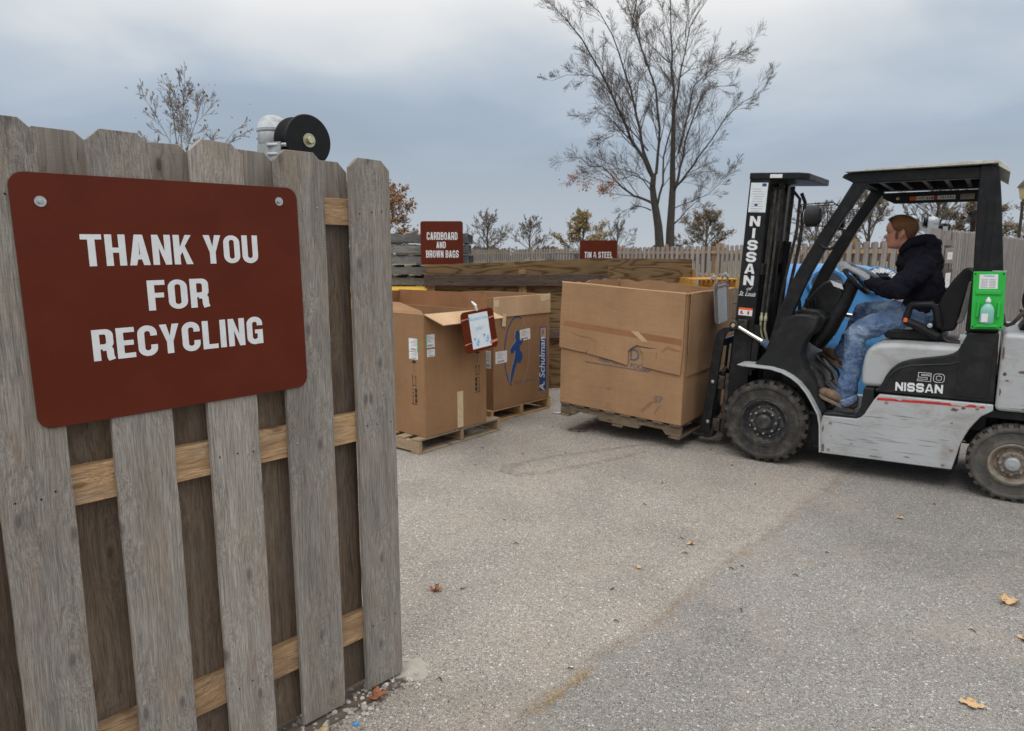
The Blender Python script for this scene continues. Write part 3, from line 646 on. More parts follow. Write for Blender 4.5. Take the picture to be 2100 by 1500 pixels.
# ================================================================== TREES
def grow(b, p, d, L, r, lvl, rg, P, tips, nsub=5):
    pts = [p]; dd = d.normalized(); st = L/nsub
    for i in range(nsub):
        dd = (dd+Vector((rg.uniform(-1,1), rg.uniform(-1,1), rg.uniform(-1,1)))*P['wob']+Vector((0,0,P['up']))).normalized(); pts.append(pts[-1]+dd*st)
    rs = [max(P['rmin'], r*(1-.72*i/nsub)) for i in range(nsub+1)]
    b.tube(pts, rs, 6 if r > .04 else (4 if r > .015 else 3))
    if lvl == 0: tips.append(pts[-1]); return
    side_children(b, pts, rs, L, lvl, rg, P, tips)
def side_children(b, pts, rs, L, lvl, rg, P, tips, t0=.22, scale=1):
    k = P['n'][-lvl]; n = len(pts)-1
    for j in range(k):
        t = t0+(1-t0)*(j+rg.random())/k; i = min(int(t*n), n-1); f = t*n-i; q = pts[i].lerp(pts[i+1], f); dd = (pts[i+1]-pts[i]).normalized()
        az = Vector((rg.uniform(-1,1), rg.uniform(-1,1), rg.uniform(-1,1))); az = (az-dd*az.dot(dd)).normalized()
        a = RAD(rg.uniform(*P['ang'])); nd = dd*cos(a)+az*sin(a)+Vector((0,0,P.get('lift', .1)))
        grow(b, q, nd, L*P['len'][-lvl]*rg.uniform(.6,1.15)*(1.15-P.get('tp',.6)*t)*scale, max(P['rmin'], rs[i]*P.get('cr',.55)), lvl-1, rg, P, tips, 4)
def leaves(tips, n, spread, size, rg, b):
    for t in tips:
        if rg.random() > n: continue
        for _ in range(rg.choice((2,3,4))):
            c = t+Vector([rg.gauss(0,spread) for _ in range(3)]); u = Vector([rg.uniform(-1,1) for _ in range(3)]).normalized()*size*rg.uniform(.6,1.3); v = u.orthogonal().normalized()*u.length*.7
            b.add([c-u, c-v, c+u, c+v], [(0,1,2,3)])
def tree(name, label, x, y, h, seed, kind='round', mat='twig', leafm=None, ln=.5, group='trees beyond the far fence', trunk_h=.3, rt=.12, lsz=.09, width=.5, n=(9,7,5), rmin=.012, cat='tree', lean=0):
    rg = random.Random(seed); root = thing(name, label, cat, (x, y, -.03), 0, group)
    tb = MB(); cb = MB(); tips = []
    tp = [Vector((0,0,0)), Vector((lean*.3,.05,h*trunk_h*.5)), Vector((lean*.5+rg.uniform(-.1,.1),0,h*trunk_h)), Vector((lean*.8+rg.uniform(-.2,.2),0,h*.6)), Vector((lean,0,h*.9))]
    tr = [rt*1.25, rt, rt*.85, rt*.45, rt*.1]; tb.tube(tp, tr, 9); tb.build('trunk', M['bark'], root)
    P = dict(cr=.46, wob=.11, up=.03, rmin=rmin, n=n, ang=(20,50), len=(.42,.56,.62), lift=.06)
    m = 15; lo = trunk_h*.55 if kind == 'bush' else trunk_h; cz = h*(.56 if kind == 'bush' else .62); rz_ = h-cz; rx_ = h*width
    for j in range(m):
        t = lo+(.80-lo)*((j+.3)/m)**1.15; z = h*t
        i = max(k for k in range(4) if tp[k].z <= z or k == 0); f = (z-tp[i].z)/(tp[i+1].z-tp[i].z); q = tp[i].lerp(tp[i+1], min(1, max(0, f)))
        az = j*2.399+rg.uniform(-.4,.4); el = RAD(18+52*(t-lo)/(.8-lo)+rg.uniform(-8,14)); d0 = Vector((cos(az)*cos(el), sin(az)*cos(el), sin(el)))
        L = .2
        while L < h and ((q.x+d0.x*L)**2+(q.y+d0.y*L)**2)/rx_**2+((q.z+d0.z*L-cz)/rz_)**2 < 1: L += .1
        grow(cb, q, d0, L*rg.uniform(.72,1.02), rt*.40*(1.15-t*.7), len(n), rg, P, tips)
    grow(cb, tp[3], Vector((.1,0,1)), h*.38, rt*.4, len(n), rg, P, tips)
    cb.build('branches', M[mat], root, smooth=0)
    if leafm:
        lb = MB(); leaves(tips, ln, .12, lsz, rg, lb); lb.build('leaves', M[leafm], root, smooth=0)
    return root
def big_tree():
    D = 32/1420.; rg = random.Random(21)
    root = thing('bare_maple_tree', 'tall bare tree with twin trunks rising behind the far fence, left of the forklift mast', 'tree', (6.8, 32, -.03))
    sx = 1/2.777
    def cv(q, y0, y1, k, n): # traced limb -> metres
        t = k/max(1, n-1); qx = q[0] if q[0] < 900 else 900+(q[0]-900)*.80; x = (1080+qx*sx-1050)*D*1.0-6.8; z = 1.6+(522-q[1]*sx)*D*1.0+.03
        return Vector((x*1.0, y0+(y1-y0)*t, z))
    tr = [([(750,1420),(745,1400),(735,1300),(720,1220),(705,1150),(695,1080),(700,1010)], .22,.115, 0,0,'t'), ([(805,1420),(805,1400),(803,1330),(805,1260),(808,1170),(810,1080),(806,980),(805,880),(804,760),(803,650)], .22,.075, 0,.2,'t')]
    limbs = [([(703,1040),(640,940),(560,840),(495,700),(430,590),(370,480),(270,345),(190,260),(90,180)],.10,-1.5),([(692,1030),(650,890),(620,760),(600,640),(580,540),(540,410),(480,240),(400,110),(300,10)],.10,1.8),
     ([(715,1010),(718,900),(715,780),(690,570),(640,450),(580,300),(540,200),(500,90)],.09,-.6),([(700,1170),(650,1140),(600,1120),(540,1070),(480,1000),(440,955),(370,945),(320,890),(250,920)],.08,2.0),
     ([(690,1210),(655,1185),(620,1180),(560,1200),(510,1260)],.04,1.2),([(725,1180),(738,1060),(735,930),(765,780),(745,700),(740,620)],.07,-1.8),([(585,850),(540,805),(500,800),(420,820),(330,880)],.03,-2.2),
     ([(490,695),(460,668),(420,670),(340,720),(260,760)],.03,-1.9),([(660,890),(610,800),(560,740),(500,640),(530,560),(460,470),(330,380)],.045,2.6),([(385,520),(340,508),(280,520),(200,540),(120,580)],.025,-2),
     ([(804,660),(798,560),(790,480),(784,380),(780,280),(775,100),(770,-60),(766,-160)],.085,.8),([(806,660),(815,580),(815,510),(850,280),(930,150),(1010,110)],.06,-1.2),([(815,1100),(845,1010),(870,930),(900,820),(960,690),(1020,560),(1120,490),(1300,480)],.09,2.4),
     ([(820,1090),(870,1010),(920,930),(1050,750),(1150,680),(1280,625)],.06,-2.5),([(825,1285),(870,1245),(910,1210),(1000,1150),(1080,1180)],.05,1.5),([(830,900),(855,800),(870,700),(890,560),(980,490),(1100,430),(1260,370)],.055,-.8),
     ([(820,1090),(870,1040),(930,1000),(1050,975),(1180,970)],.04,2.2),([(785,440),(740,370),(700,310),(640,190),(610,80)],.035,2.4),([(815,520),(860,470),(900,440),(970,380),(1080,370),(1220,300)],.035,2.1),([(825,920),(850,820),(880,720),(940,600),(1010,470)],.035,1.4),
     ([(820,1195),(900,1160),(1000,1130),(1080,1060),(1130,1000)],.03,-1.6),([(700,1080),(640,1050),(560,1040),(480,1060),(380,1120)],.04,-2.4),([(690,1100),(600,1010),(500,990),(380,1000),(300,1060)],.03,-1.0),([(845,300),(860,200),(870,90),(860,-40)],.03,.5),([(560,260),(570,140),(585,40),(580,-60)],.03,-.5),([(640,450),(610,320),(610,200),(640,60)],.03,1.0)]
    tb = MB(); bb = MB(); lb_ = MB(); tips = []
    P = dict(wob=.075, up=.02, rmin=.0046, n=(11,10,8), ang=(18,46), len=(.46,.62,.80), lift=.07, tp=.70, cr=.40)
    for pts, r0, r1, y0, y1, _ in tr:
        pp = [cv(q, y0, y1, k, len(pts)) for k, q in enumerate(pts)]; pp[0].z = -.1; tb.tube(pp, [r0+(r1-r0)*k/(len(pp)-1) for k in range(len(pp))], 10)
    tb.build('trunk', M['bark'], root)
    for pts, r0, dy in limbs:
        n = len(pts); pp = [cv(q, 0, dy, k, n)+Vector((rg.uniform(-.04,.04), rg.uniform(-.1,.1), rg.uniform(-.04,.04))) for k, q in enumerate(pts)]
        fine = []
        for i in range(n-1):
            for s in (0, .5):
                fine.append(pp[i].lerp(pp[i+1], s)+Vector([rg.uniform(-.03,.03) for _ in range(3)])*(1 if s else 0))
        fine.append(pp[-1]); rs = [max(.009, r0*.80*(1-.90*i/(len(fine)-1))) for i in range(len(fine))]
        lb_.tube(fine, rs, 6); L = sum((fine[i+1]-fine[i]).length for i in range(len(fine)-1))
        P['n'] = (max(10, int(L*2.9)), 8, 5)
        side_children(bb, fine, rs, min(L, 5)*.85, 3, rg, P, tips, .15)
    lb_.build('limbs', M['bark'], root); bb.build('branches', M['twig_mid'], root, smooth=0)
    lb = MB(); leaves([t for t in tips if t.x < -2.4 and 2 < t.z < 5.2], .22, .10, .05, rg, lb); lb.build('leaves', M['leaf_b'], root, smooth=0)
big_tree()
def at(px, y): return (px-1050)/1420*y*1.0
tree('bare_tree', 'leafless young tree whose top shows above the near gate, left of the roller', -7.75, 16.5, 5.65, 5, 'bush', leafm='leaf_y', ln=.03, mat='twig_pale', rt=.036, lsz=.04, group=None, n=(8,6,3), rmin=.0045, trunk_h=.34, width=.27)
tree('autumn_tree', 'tree with rust orange leaves showing just right of the near gate end', -7.7, 38, 5.4, 9, leafm='leaf_o', ln=.7, rt=.16, lsz=.08, group=None, n=(9,6,4))
tree('bare_tree', 'round leafless tree beyond the fence, right of the cardboard sign', at(1003,70), 70, 5.9, 31, 'bush', 'twig_pale', rt=.16, n=(9,6,4), width=.45, trunk_h=.2)
tree('bare_tree', 'small pale leafless tree between the round tree and the ochre one', at(1088,62), 62, 4.9, 32, 'round', 'twig_pale', rt=.12, n=(7,6,4), width=.42)
tree('ochre_tree', 'bushy tree with ochre leaves low on its left, above the tin and steel sign', at(1192,60), 60, 5.0, 33, 'bush', 'twig_pale', 'leaf_y', .30, rt=.13, lsz=.09, n=(9,6,4), width=.5, trunk_h=.2)
tree('bare_tree', 'faint leafless tree just left of the twin trunks', at(1262,85), 85, 5.4, 34, 'bush', 'twig_pale', rt=.13, n=(8,6,4), width=.5, trunk_h=.2)
tree('brown_tree', 'wide brown twiggy tree between the twin trunks and the forklift mast', at(1440,58), 58, 5.1, 35, 'bush', 'twig', 'leaf_g', .30, rt=.15, lsz=.07, n=(9,7,5), width=.52, trunk_h=.15)
tree('bare_tree', 'faint bushy tree far behind the pallet stack', at(905,90), 90, 5.6, 36, 'bush', 'twig_pale', rt=.15, n=(7,6,4), width=.5)
tree('bare_tree', 'brown leafless tree seen through the front pillars of the forklift', at(1668,46), 46, 4.9, 37, 'bush', 'twig_pale', 'leaf_g', .10, rt=.14, lsz=.06, n=(9,6,4), width=.5, trunk_h=.15)
tree('brown_tree', 'tall brown tree seen between the forklift pillars and the driver', at(1770,44), 44, 5.5, 38, 'bush', 'twig_pale', 'leaf_g', .12, rt=.16, lsz=.06, n=(9,7,5), width=.48, trunk_h=.12)
tree('bare_tree', 'large leafless tree rising behind the head of the driver', at(1905,46), 46, 6.9, 39, 'round', 'twig', rt=.2, n=(9,6,4), width=.5, trunk_h=.2)
tree('brown_tree', 'dense russet brown tree just left of the rear pillar', at(1980,52), 52, 5.4, 40, 'bush', 'twig', 'leaf_g', .9, rt=.2, lsz=.09, n=(9,7,5), width=.45, trunk_h=.1)
tree('bare_tree', 'leafless tree at the right edge behind the street lamp', at(2115,58), 58, 6.6, 41, 'bush', 'twig_pale', rt=.18, n=(9,7,5), width=.5, trunk_h=.15)
tree('bare_tree', 'low leafless tree far off, left of the forklift mast', at(1560,80), 80, 4.6, 42, 'bush', 'twig_pale', rt=.14, n=(7,6,4), width=.5, trunk_h=.15)
b = MB(); rg = random.Random(77)
for i in range(2600):
    x = rg.uniform(-150,230); h = 1.5+1.3*abs(sin(x*.13)+.5*sin(x*.31)); z = rg.uniform(0,h); y = 175+rg.uniform(-8,8); a = rg.uniform(.5,1.4)
    b.add([(x-a,y,z),(x,y,z-a*.5),(x+a,y+.3,z),(x+rg.uniform(-.3,.3),y,z+a*.9)], [(0,1,2,3)])
tag(b.build('far_wood', M['twig_pale'], smooth=0), 'low hazy line of woodland on the horizon behind the fence', 'woodland', kind='stuff')

# ================================================================== FENCES
def run_fence(name, label, A, B, pitch, parts=97, h=1.83, post_every=2.44, gname=None):
    A = Vector((*A,0)); B = Vector((*B,0)); L = (B-A).length; root = thing(name, label, 'fence', A, atan2(B.y-A.y, B.x-A.x), gname)
    pw = .14; n = int(L/pitch); proto = None
    prof = [(0,0),(pw,0),(pw,h-.03),(pw-.03,h),(.03,h),(0,h-.03)]
    me = MB().prism(prof, 0, .018).build('picket', M['fence_far'], root, smooth=0); mes = me.data
    idx = list(range(n)); near = sorted(idx, key=lambda i: (A.lerp(B, i/n)).length)[:parts]; near = set(near); rest = MB(); first = True; rgx = random.Random(n)
    for i in idx:
        dz = rgx.uniform(-.012,.012)
        if i in near:
            o = me if first else bpy.data.objects.new('picket', mes)
            if not first: COL.objects.link(o); o.parent = root
            first = False; o.location = (i*pitch, 0, dz)
        else: rest.prism([(x+i*pitch, z+dz) for x, z in prof], 0, .018)
    if rest.v: tag(rest.build('picket', M['fence_far'], root, smooth=0), kind='stuff')
    bk = MB()
    for i in range(n): bk.prism([(x+(i+.5)*pitch, z+rgx.uniform(-.01,.01)) for x, z in prof], .06, .078)
    tag(bk.build('back_picket', M['fence_far2'], root, smooth=0), kind='stuff' if n > 100 else None)
    for z in (.25, .95, 1.62): MB().box(0, L, .0185, .0595, z, z+.09).build('rail', M['rail'], root, smooth=0)
    k = int(L/post_every)
    for i in range(k+1):
        MB().box(-.045,.045,.08,.17,0,1.93).build('post', M['post'], root, smooth=0, loc=(min(L-.05, i*L/k+.03), 0, 0))
    return root
run_fence('picket_fence', 'long grey shadow-box fence running across behind the bins, far section', (-4.6,45.5), (6.15,21.2), .262, 97, 1.85)
run_fence('picket_fence', 'nearer section of the grey shadow-box fence, behind the forklift mast and blue bin', (6.17,21.1), (8.0,12.6), .262, 97, 1.86)
run_fence('picket_fence', 'closely boarded pale fence running away to the right behind the driver', (6.35,10.12), (13.2,17.78), .20, 97, 1.95, 2.4)
def fence_gate():
    A = Vector((5.27,8.85,0)); a = atan2(7.27,6.46); root = thing('plank_gate_leaf', 'pale plank gate leaf behind the driver carrying two small brown frames', 'gate', A, a)
    L = 1.42
    for i in range(4): MB().box(.145*i, .145*i+.141, 0, .02, .05, 1.93).build('plank', M['fence_far'], root, smooth=0, bevel=.003)
    for i in range(5): MB().box(.62+.165*i, .62+.165*i+.10, .02, .04, .05, 1.92).build('plank', M['fence_far'], root, smooth=0)
    for z in (.15, 1.02, 1.72): MB().box(.60, L, -.012, .018, z, z+.08).build('rail', M['fence_far'], root, smooth=0)
    for x in (.60, L-.07): MB().box(x, x+.07, -.034, -.013, .1, 1.85).build('stile', M['fence_far'], root, smooth=0)
    for k, (z, hh) in enumerate(((1.48,.20),(1.10,.30))):
        f = thing('notice_board', ('upper' if k == 0 else 'lower')+' small brown framed notice on the pale gate leaf behind the driver', 'notice', A, a)
        MB().box(.72,1.30,-.050,-.036,z,z+hh).build('board', M['rim_tan'] if k == 0 else M['brownrail'], f, bevel=.004)
        MB().box(.84,1.18,-.053,-.0505,z+.05,z+hh-.05).build('label', M['white'], f, smooth=0)
        small_text('lettering', '\u2022\u2022\u2022' , .06, M['greyink'], f, T((1.01,-.055,z+hh/2-.02)))
fence_gate()
def capped_post(x, y, top, label, r=.05, roller=False):
    o = thing('capped_post', label, 'post', (x, y, 0), 0, 'gate posts behind the driver')
    MB().lathe([(r,0),(r,top-.07)], 20).build('post_tube', M['gal'], o)
    MB().lathe([(r*1.1,top-.09),(r*1.15,top-.05),(r*1.02,top-.02),(r*.7,top),(.0001,top+.012)], 20).build('post_cap', M['gal'], o)
capped_post(5.72, 9.62, 2.10, 'tall dome-capped post above the pale gate leaf behind the driver', .075)
capped_post(5.30, 9.35, 2.10, 'dome-capped post just behind the head of the driver', .05)
for (x, y, z, lab, r) in ((5.42,9.25,2.02,'black roller on top of the fence just behind the head of the driver',.075),(6.05,9.95,1.99,'pair of dark roller brackets on top of the pale fence',.05)):
    o = thing('fence_roller', lab, 'roller', (x,y,z)); MB().lathe([(.02,-.024),(r,-.024),(r*.8,-.01),(r*.8,.01),(r,.024),(.02,.024)], 24, axisM((0,0,0), (.83,-.55,0))).build('wheel', M['blackplastic'], o)
    MB().box(-.09,.09,-.015,.015,-.12,.0).build('bracket', M['gal'], o)
    if r < .06: MB().lathe([(.02,-.03),(r,-.03),(r*.7,0),(r,.03),(.02,.03)], 20, axisM((.16,.14,0), (1,.3,0))).build('wheel', M['blackplastic'], o)
o = thing('edge_on_sign', 'brown sign on a black post seen over the pale fence, left of the rear pillar', 'sign', (8.55,13.0,0), RAD(52))
MB().box(-.22,.22,-.012,.0,1.75,2.28).build('sign_panel', M['sign'], o, bevel=.003); MB().box(-.05,.05,.001,.09,0,2.38).build('post', M['black'], o, bevel=.004)
# street lamp
lp = thing('street_lamp', 'old fashioned lantern street lamp at the right edge behind the forklift', 'street lamp', (18.0,25,0))
MB().lathe([(.16,0),(.16,.25),(.09,.45),(.055,.7),(.045,3.3),(.07,3.34),(.07,3.42),(.04,3.46),(.04,3.5)], 16).build('lamp_post', M['bronze'], lp)
MB().lathe([(.06,3.50),(.11,3.54),(.19,3.92),(.19,3.93)], 6).build('lantern', M['lampglass'], lp)
MB().lathe([(.24,3.92),(.22,3.97),(.10,4.12),(.05,4.16),(.05,4.22),(.0001,4.28)], 6).build('lamp_cap', M['bronze'], lp)
# house glimpsed far right
hs = thing('brick_house', 'low brick house with shallow roof far off at the right edge', 'house', (62,82,0), RAD(-20))
MB().box(-9,9,-4,4,0,1.9).build('wall', M['brick'], hs); MB().prism([(-9.6,1.9),(9.6,1.9),(7,3.0),(-7,3.0)], -4.4, 4.4).build('roof', M['roof'], hs)
for x in (-5,0,5): MB().box(x-.7,x+.7,-4.05,-3.99,.8,1.7).build('window', M['dark'], hs)

# ================================================================== BINS
def bin_one():
    r = thing('wooden_bay', 'long brown timber and plywood storage bay behind the two left boxes', 'bay', (0,8.2,0))
    pz = MB(); pz.prism([(-1.02,1.30),(1.135,1.30),(1.14,1.556),(-1.03,1.475)], .10, .118); pz.build('back_board', M['ply'], r, bevel=.002)
    MB().box(-1.03,1.14,-.04,0,1.235,1.37,T((0,0,0))).build('top_rail', M['brownrail'], r, bevel=.003)
    MB().box(-1.0,.74,.04,.058,0,1.234).build('front_board', M['ply'], r, bevel=.002)
    for x in (-1.0,.08): MB().box(x,x+.09,0.001,.039,0,1.232).build('stud', M['post'], r, bevel=.003)
    MB().box(.08,.16,.001,.09,1.372,1.42).build('stud_top', M['post'], r, bevel=.003)
    MB().box(-1.03,.74,-.04,0,.62,.73).build('middle_rail', M['brownrail'], r, bevel=.003)
    MB().box(-1.0,.46,-.04,0,.06,.17).build('bottom_rail', M['brownrail'], r, bevel=.003)
    MB().box(.742,.78,.04,2.1,0,1.233).build('side_board', M['ply'], r, bevel=.002)
    MB().box(-1.04,-1.0,.10,2.1,0,1.34).build('side_board', M['ply'], r, bevel=.002)
bin_one()
r = thing('wooden_bay', 'plywood storage bay farther right, between the long bay and the forklift mast', 'bay', (0,9.5,0))
MB().prism([(1.25,.0),(2.45,.0),(2.447,1.538),(1.25,1.548)], 0, .018).build('front_board', M['ply'], r, bevel=.002)
MB().box(2.452,2.50,-.02,.07,0,1.40).build('post', M['post'], r, bevel=.003)
MB().box(2.45,2.47,.02,1.6,0,1.3).build('side_board', M['ply'], r, bevel=.002); MB().box(1.25,1.27,.02,1.6,0,1.3).build('side_board', M['ply'], r, bevel=.002)
# signs over the bays
def post_sign(name, label, x0, x1, z0, z1, y, lines, rz=0):
    o = thing(name, label, 'sign', ((x0+x1)/2, y, 0), RAD(rz)); w = (x1-x0)/2
    MB().prism(rrect(-w, z0, w, z1, .03), -.004, 0).build('sign_panel', M['sign'], o, bevel=.001)
    text_mesh('lettering', lines, M['white'], o, T((0,-.0045,0)), w=.5, t=.165, gap=.11, space=.28, depth=.001)
    MB().box(-.045,.045,.001,.09,0,z1-.06).build('post', M['post'], o, bevel=.003)
post_sign('brown_sign', 'brown sign reading CARDBOARD AND BROWN BAGS above the long bay', -1.12,-.60,1.475,2.0,8.62, [('CARDBOARD',.005,1.775,.092,.375),('AND',-.01,1.675,.078,.115),('BROWN BAGS',.005,1.56,.088,.40)], 0)
post_sign('brown_sign', 'smaller brown sign reading TIN & STEEL, half hidden behind the plywood', .965,1.50,1.30,1.797,10.0, [('TIN & STEEL',0,1.55,.085,.40)], 0)
post_sign.__doc__ = None

# ================================================================== PALLETS
def pallet(label, loc, rz, lx=1.02, ly=1.2, matd='pal_x', mats='pal_y', parent=None, group=None, n_top=7, notch=False, z0=0, seed=1):
    """deck boards run along local x, stringers along local y (three of them)"""
    rg = random.Random(seed)
    p = thing('pallet', label, 'pallet', loc, rz, group) if parent is None else parent
    hs = .09
    for i in range(3):
        x = [0, lx/2-.019, lx-.038][i]
        MB().box(x,x+.038,0,ly,z0+.016,z0+.016+hs).build('stringer', M[mats], p, bevel=.003)
    bw = .095
    for i in range(n_top):
        y = i*(ly-bw)/(n_top-1); MB().box(-.002,lx+.002,y,y+bw,z0+.1062,z0+.1225).build('deck_board', M[matd], p, bevel=.003)
    for y in (0, ly/2-bw/2, ly-bw): MB().box(-.001,lx+.001,y,y+bw,z0,z0+.0158).build('bottom_board', M[matd], p, bevel=.003)
    return p
# ================================================================== LEFT BOXES
A1 = RAD(50)
def cardboard_box(name, label, loc, rz, wx, wy, h, z0=.125, t=.008, mat='card'):
    b = thing(name, label, 'box', (*loc, z0), rz)
    def panel(x0,x1,y0,y1,zt=h,sub=10):
        m = MB(); m.box(x0,x1,y0,y1,0,zt); return m
    for (x0,x1,y0,y1) in ((0,wx,0,t),(0,wx,wy-t,wy),(0,t,t+.0005,wy-t-.0005),(wx-t,wx,t+.0005,wy-t-.0005)):
        panel(x0,x1,y0,y1).build('side_panel', M[mat], b, bevel=.003)
    MB().box(t,wx-t,t,wy-t,.002,.01).build('bottom_panel', M[mat], b)
    return b
pallet('weathered pallet under the front left cardboard box', (-.757+.05*.77-.03,5.386+.02,0), RAD(51), 1.02, 1.1, seed=4)
b1 = cardboard_box('cardboard_box', 'open tall cardboard box nearest the gate, with flaps up and umbrella and arrow marks', (-.70,5.47), A1, .735, 1.15, 1.0)
# flaps
FL = T((0,0,1.0))
m = MB(); m.add([(0,0,0),(.735,0,0),(.83,-.13,-.075),(.09,-.13,-.085)], [(0,1,2,3)], FL); o = m.build('front_flap', M['cardin'], b1, smooth=0); s = o.modifiers.new('s','SOLIDIFY'); s.thickness = .008
m = MB(); m.add([(0,.0,0),(-.012,1.15,.0),(.13,1.12,.085),(.10,.40,.08),(.03,.06,.03)], [(0,1,2,3,4)], FL); o = m.build('left_flap', M['card'], b1, smooth=0); s = o.modifiers.new('s','SOLIDIFY'); s.thickness = .008
m = MB(); m.add([(0,1.15,0),(.735,1.15,0),(.735,1.13,.13),(0,1.13,.13)], [(0,1,2,3)], FL); o = m.build('back_flap', M['carddark'], b1, smooth=0); s = o.modifiers.new('s','SOLIDIFY'); s.thickness = .008
m = MB(); m.add([(.735,.0,0),(.735,1.15,0),(.742,1.15,.14),(.742,.01,.14)], [(0,1,2,3)], FL); o = m.build('right_flap', M['carddark'], b1, smooth=0); s = o.modifiers.new('s','SOLIDIFY'); s.thickness = .008
def marks(face, x, z, sc_=1.0):
    """umbrella, arrows and no-stack marks; face: matrix of the box side"""
    m = MB(); y0, y1 = -.0011, -.0004
    um = [(cos(RAD(a))*.04, sin(RAD(a))*.036) for a in range(0,181,15)]+[(-.027,.008),(-.0135,-.002),(0,.008),(.0135,-.002),(.027,.008)]
    Q = face @ T((x,0,z)) @ Matrix.Scale(sc_, 4)
    m.prism([(a,b+.50) for a, b in um], y0, y1, Q); m.box(-.002,.002,y0,y1,.405,.50,Q); m.prism([(a,b+.405) for a,b in arc(-.008,0,.010,.010,180,360)+arc(-.008,0,.006,.006,360,180)], y0, y1, Q)
    for dx in (-.027,.027):
        m.box(dx-.004,dx+.004,y0,y1,.24,.33,Q); m.prism([(dx-.012,.325),(dx+.012,.325),(dx,.365)], y0, y1, Q)
    m.box(-.046,.046,y0,y1,.225,.234,Q)
    for k in range(3): m.box(-.045,-.008,y0,y1,.02+.062*k,.072+.062*k,Q)
    m.box(-.045,.05,y0,y1,-.002,.008,Q); m.prism([(.01,.19),(.042,.19),(.026,.168)], y0, y1, Q); m.box(.022,.030,y0,y1,.01,.155,Q)
    for k in range(3): m.box(.012,.042,y0,y1,.045+.045*k,.050+.045*k,Q)
    return m
I4 = Matrix()
marks(I4, .622, .285, .68).build('printed_marks', M['blackink'], b1, smooth=0)
LF = RZ(-90) @ Matrix.Scale(-1, 4, (1,0,0))      # maps (x along +y of the left side, outward -x)
LF = Matrix(((0,1,0,0),(1,0,0,0),(0,0,1,0),(0,0,0,1)))
marks(LF, .125, .262, .68).build('printed_marks', M['blackink'], b1, smooth=0)
def sticker(name, parent, Q, x, z, w, h, bar=True, tilt=0, green=False):
    R = Q @ T((x,0,z)) @ RY(tilt)
    s_ = MB().box(0,w,-.0016,-.0004,0,h,R).build(name, M['white'], parent, smooth=0)
    if bar:
        m = MB()
        for k in range(5): m.box(w*.12,w*(.5+.35*((k*7)%3)/2),-.0021,-.0017,h*(.88-.11*k),h*(.90-.11*k),R)
        for k in range(9): m.box(w*.15+w*.07*k,w*.15+w*.07*k+w*(.02+.02*(k%2)),-.0021,-.0017,h*.08,h*.24,R)
        m.build('print', M['blackink'], s_, smooth=0)
    if green: MB().box(0,w*.1,-.0021,-.0017,0,h,R).build('green_edge', M['greenlabel'], s_, smooth=0)
sticker('shipping_label', b1, I4, .02, .735, .095, .105, True, 0, True); sticker('shipping_label', b1, I4, .03, .66, .085, .06)
sticker('shipping_label', b1, LF, .07, .70, .11, .105, True, 0, True); sticker('shipping_label', b1, LF, .075, .635, .105, .06)
MB().box(.368,.438,-.0014,-.0004,.012,.325).build('tape_strip', M['tape'], b1, bevel=.0003)
# hanging aluminium cans sign on the flap
hg = thing('hanging_sign', 'small brown board with a taped paper reading Aluminum Cans hanging on the front box flap', 'sign', (-.70,5.47,0), A1)
Q = T((.485,-.150,.975)) @ RY(-4) @ RX(-7)
MB().prism(rrect(-.20,-.17,.20,.17,.04), -.006, -.001, Q).build('board', M['sign'], hg, bevel=.001)
pp = MB().box(-.115,.115,-.008,-.0065,-.145,.145,Q @ T((.005,0,0))).build('paper', M['paper'], hg)
small_text('lettering', 'Aluminum Cans', .034, M['lightblueink'], hg, Q @ T((.0,-.0085,.09)), off=.0008)
small_text('lettering', 'ONLY', .036, M['lightblueink'], hg, Q @ T((.0,-.0085,.005)), off=.001)
m = MB()
for cx, cz, s in ((-.055,-.09,1),(.065,-.075,1.1)):
    for k in range(9): m.box(-.012,.012,-.0088,-.0082,-.006,.006, Q @ T((cx+.022*cos(k*2.3)*s,0,cz+.03*sin(k*1.9)*s)) @ RY(k*40))
m.build('printed_picture', M['lightblueink'], hg, smooth=0)
for x0,z0,x1,z1 in ((-.20,.10,-.10,.118),(.115,.08,.20,.10),(-.20,-.10,-.105,-.085),(.105,-.13,.20,-.10)):
    MB().prism([(x0,z0),(x1,z0+.01),(x1,z1),(x0,z1-.006)], -.0098, -.0088, Q).build('clear_tape', M['cleartape'], hg, smooth=0)
m = MB(); m.tube([Q @ Vector((.0,-.004,.165)), Q @ Vector((-.012,-.012,.21)), Q @ Vector((-.02,.02,.245))], [.010,.012,.007], 6); m.build('tie', M['white'], hg)

pallet('fresh wooden pallet under the box with the running figure', (-.20,6.455,0), RAD(49), .92, 1.05, 'pal_new', 'pal_new', seed=9)
b2 = cardboard_box('cardboard_box', 'open cardboard box printed with a blue running figure and a blue name strip', (-.177,6.474), RAD(49), .86, .95, 1.075)
m = MB(); o = MB().box(.0,.86,-.012,-.0005,.885,1.078).build('folded_flap', M['cardin'], b2, bevel=.004)
sticker('shipping_label', b2, I4, .03, .445, .165, .115); sticker('shipping_label', b2, I4, .395, .63, .155, .11, True, -4)
m = MB(); m.box(.70,.81,-.0012,-.0004,.085,.745); m.build('name_strip', M['blueink'], b2, smooth=0)
small_text('lettering', 'A. Schulman', .125, M['paper'], b2, T((.782,-.0018,.36)) @ RY(-90), shear=.25, xs=.90, off=.0015)
MB().box(.712,.798,-.0017,-.0013,.62,.735).build('emblem_panel', M['cardin'], b2, smooth=0)
